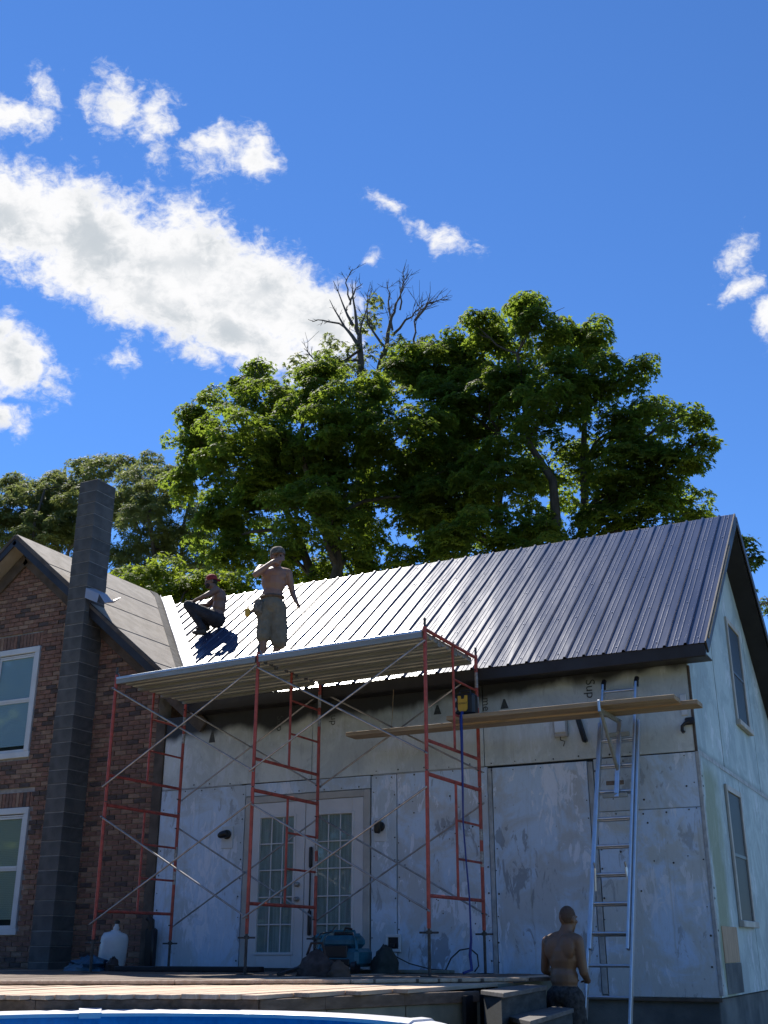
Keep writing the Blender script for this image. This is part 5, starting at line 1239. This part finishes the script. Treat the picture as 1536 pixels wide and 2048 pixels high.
def tree(name, label, cat, base, fork_h, lobes, leafm, per, size, seed, r0=.32, bark='bark', ck=9.0, kind='maple', forks=3, group=None, fill=.5, twigs=3, scale=1.0):
    rng = np.random.default_rng(seed)
    t = thing(name, label, cat, base, 0, group)
    tk = MB(); cen = np.mean([l[:3] for l in lobes], axis=0)
    topz = max(l[2] for l in lobes)
    f0 = np.array([base[0]+(cen[0]-base[0])*.15, base[1]+(cen[1]-base[1])*.15, base[2]+fork_h])
    tk.tube(curve(base, f0, rng, 6, .05), list(np.linspace(r0*1.25, r0*.85, 7)), 12)
    nodes = []
    for k in range(forks):
        a = 2*np.pi*k/forks + rng.uniform(0,1)
        tgt = np.array([cen[0]+1.3*math.cos(a)*(1+.2*k), cen[1]+.8*math.sin(a), topz - rng.uniform(1.2,3.5)])
        c = curve(f0, tgt, rng, 8, .16); rs = list(np.linspace(r0*.62, .045, 9)); tk.tube(c, rs, 9)
        nodes += [(np.array(p), r) for p, r in zip(c, rs)][1:]
    for (x, y, z, R) in lobes:
        L_ = np.array((x,y,z)); best = min(nodes, key=lambda q: np.linalg.norm(q[0]-L_) + max(0, q[0][2]-z+.4)*1.5)
        c = curve(best[0], L_, rng, 5, .2); tk.tube(c, list(np.linspace(min(best[1]*.7,.075), .02, 6)), 6, cap=False)
        for _ in range(twigs):
            v_ = rng.normal(0,1,3); v_[2] = abs(v_[2])*.7; v_ /= np.linalg.norm(v_)
            tk.tube(curve(c[int(rng.integers(2,6))], L_+v_*R*.95, rng, 4, .2), [.018,.014,.01,.008,.005], 5, cap=False)
    tk.build("trunk", MAT[bark], t, smooth=60)
    link("crown", leaf_mesh("crown", lobes, MAT[leafm], per, size, rng, ck, kind, fill=fill, scale=scale), t)
    return t
G3 = "leafy trees rising behind the roofs"
tree("maple_tree", "tall broad maple rising behind the right half of the metal roof", "tree", (-5.9,13.6,GZ), 7.0, LOB_A, 'maple', 125, .132, 21, .36, group=G3, ck=16, fill=.4, scale=1.04)
tree("maple_tree", "broad dark maple behind the standing man and the left half of the metal roof", "tree", (-11.6,12.6,GZ), 6.5, LOB_B, 'maple', 125, .132, 22, .36, group=G3, forks=4, ck=16, fill=.4, scale=1.04)
tree("young_maple_tree", "bright yellow green maple boughs showing low behind the crouching man", "tree", (-13.6,8.4,GZ), 5.0, LOB_BU, 'young', 90, .12, 23, .12, ck=42, group=G3, scale=1.2)
tree("ash_tree", "pale olive tree far left, behind and left of the chimney", "tree", (-29.5,20.3,GZ), 8.0, LOB_L1, 'ash', 70, .2, 24, .3, 'bark', 17, 'ash', group=G3, scale=1.08)
tree("ash_tree", "pale olive tree seen between the chimney and the broad dark maple", "tree", (-23.3,18.4,GZ), 8.0, LOB_L2, 'ash', 70, .18, 25, .28, 'bark', 17, 'ash', group=G3, scale=1.08)
tree("maple_tree", "maple branch tip peeping out behind the rear rake at the right edge", "tree", (-1.0,15.2,GZ), 6.0, LOB_R + [(-1.6,14.8,8.6,.5),(-2.2,15.2,8.0,.8)], 'maple2', 70, .15, 26, .14, ck=14, group=G3)
# half-dead tree: bare limbs over a thin crown
rng = np.random.default_rng(31)
dt = thing("dying_tree", "half dead tree with bare grey limbs sticking up above the broad maples", "tree", (-12.0,14.6,GZ), 0, G3)
b = MB(); b.tube([(-12.0,14.6,GZ),(-12.05,14.55,6),(-12.1,14.5,12),(-12.23,14.5,16.8)], [.34,.3,.24,.17], 10); b.tube([(-12.08,14.55,10.5),(-11.9,14.5,14),(-11.79,14.5,16.7)], [.2,.16,.13], 8)
b.build("trunk", MAT['bark'], dt, smooth=60)
RAD0 = [.17,.075,.09,.06,.045,.05,.04,.13,.05,.06,.06,.04,.06,.06,.06,.05]
for i, pl in enumerate(DEAD):
    dy = rng.uniform(-.6,.6); n = len(pl); pts = []
    for k, p in enumerate(pl): pts.append((p[0], p[1] + dy*(k/(n-1)), p[2]))
    fine = []
    for k in range(n-1):
        for q in range(3):
            f_ = q/3; fine.append(tuple(np.array(pts[k])*(1-f_)+np.array(pts[k+1])*f_ + (rng.normal(0,.035,3) if q else 0)))
    fine.append(pts[-1]); rs = list(np.linspace(RAD0[i]*.78, .009, len(fine)))
    bb = MB(); bb.tube(fine, rs, 7)
    for _ in range(10 if i >= 7 else 5):             # side twigs
        k = int(rng.integers(len(fine)//3, len(fine)-1)); o_ = np.array(fine[k]); d = np.array(fine[-1])-np.array(fine[max(0,k-2)]); d = d/np.linalg.norm(d)
        d = d + rng.normal(0,.5,3); d[2] += .35; d /= np.linalg.norm(d); ln = rng.uniform(.3,1.0)*(.75 if i >= 7 else .42)
        e1_ = o_ + d*ln*.5 + rng.normal(0,.04,3); e2_ = e1_ + (d+rng.normal(0,.2,3))*ln*.5
        bb.tube([o_, e1_, e2_], [.011,.008,.004], 5)
        for __ in range(2): bb.tube([e1_, e1_ + (d+rng.normal(0,.55,3))*ln*.4], [.008,.004], 4)
    bb.build("branch", MAT['deadwood'], dt, smooth=60)
link("crown", leaf_mesh("crown", LOB_D, MAT['ash'], 42, .15, rng, 9, 'maple'), dt)

# woods across the yard, behind the camera: seen only as the green reflection in the door panes
rng = np.random.default_rng(77); wl = []
for k in range(30):
    a = rad(-175 + 130*k/29.0); d = 34 + rng.uniform(-3,3); cx_, cy_ = 2.6+d*math.cos(a), -13+d*math.sin(a)
    for z_ in (1.0, 4.0, 7.0, 9.5): wl.append((cx_+rng.uniform(-1.5,1.5), cy_+rng.uniform(-1.5,1.5), z_+rng.uniform(-.8,.8), rng.uniform(2.0,2.9)))
link("far_woods", leaf_mesh("far_woods", wl, MAT['maple'], 14, .9, rng, 4.0), None, 'stuff')
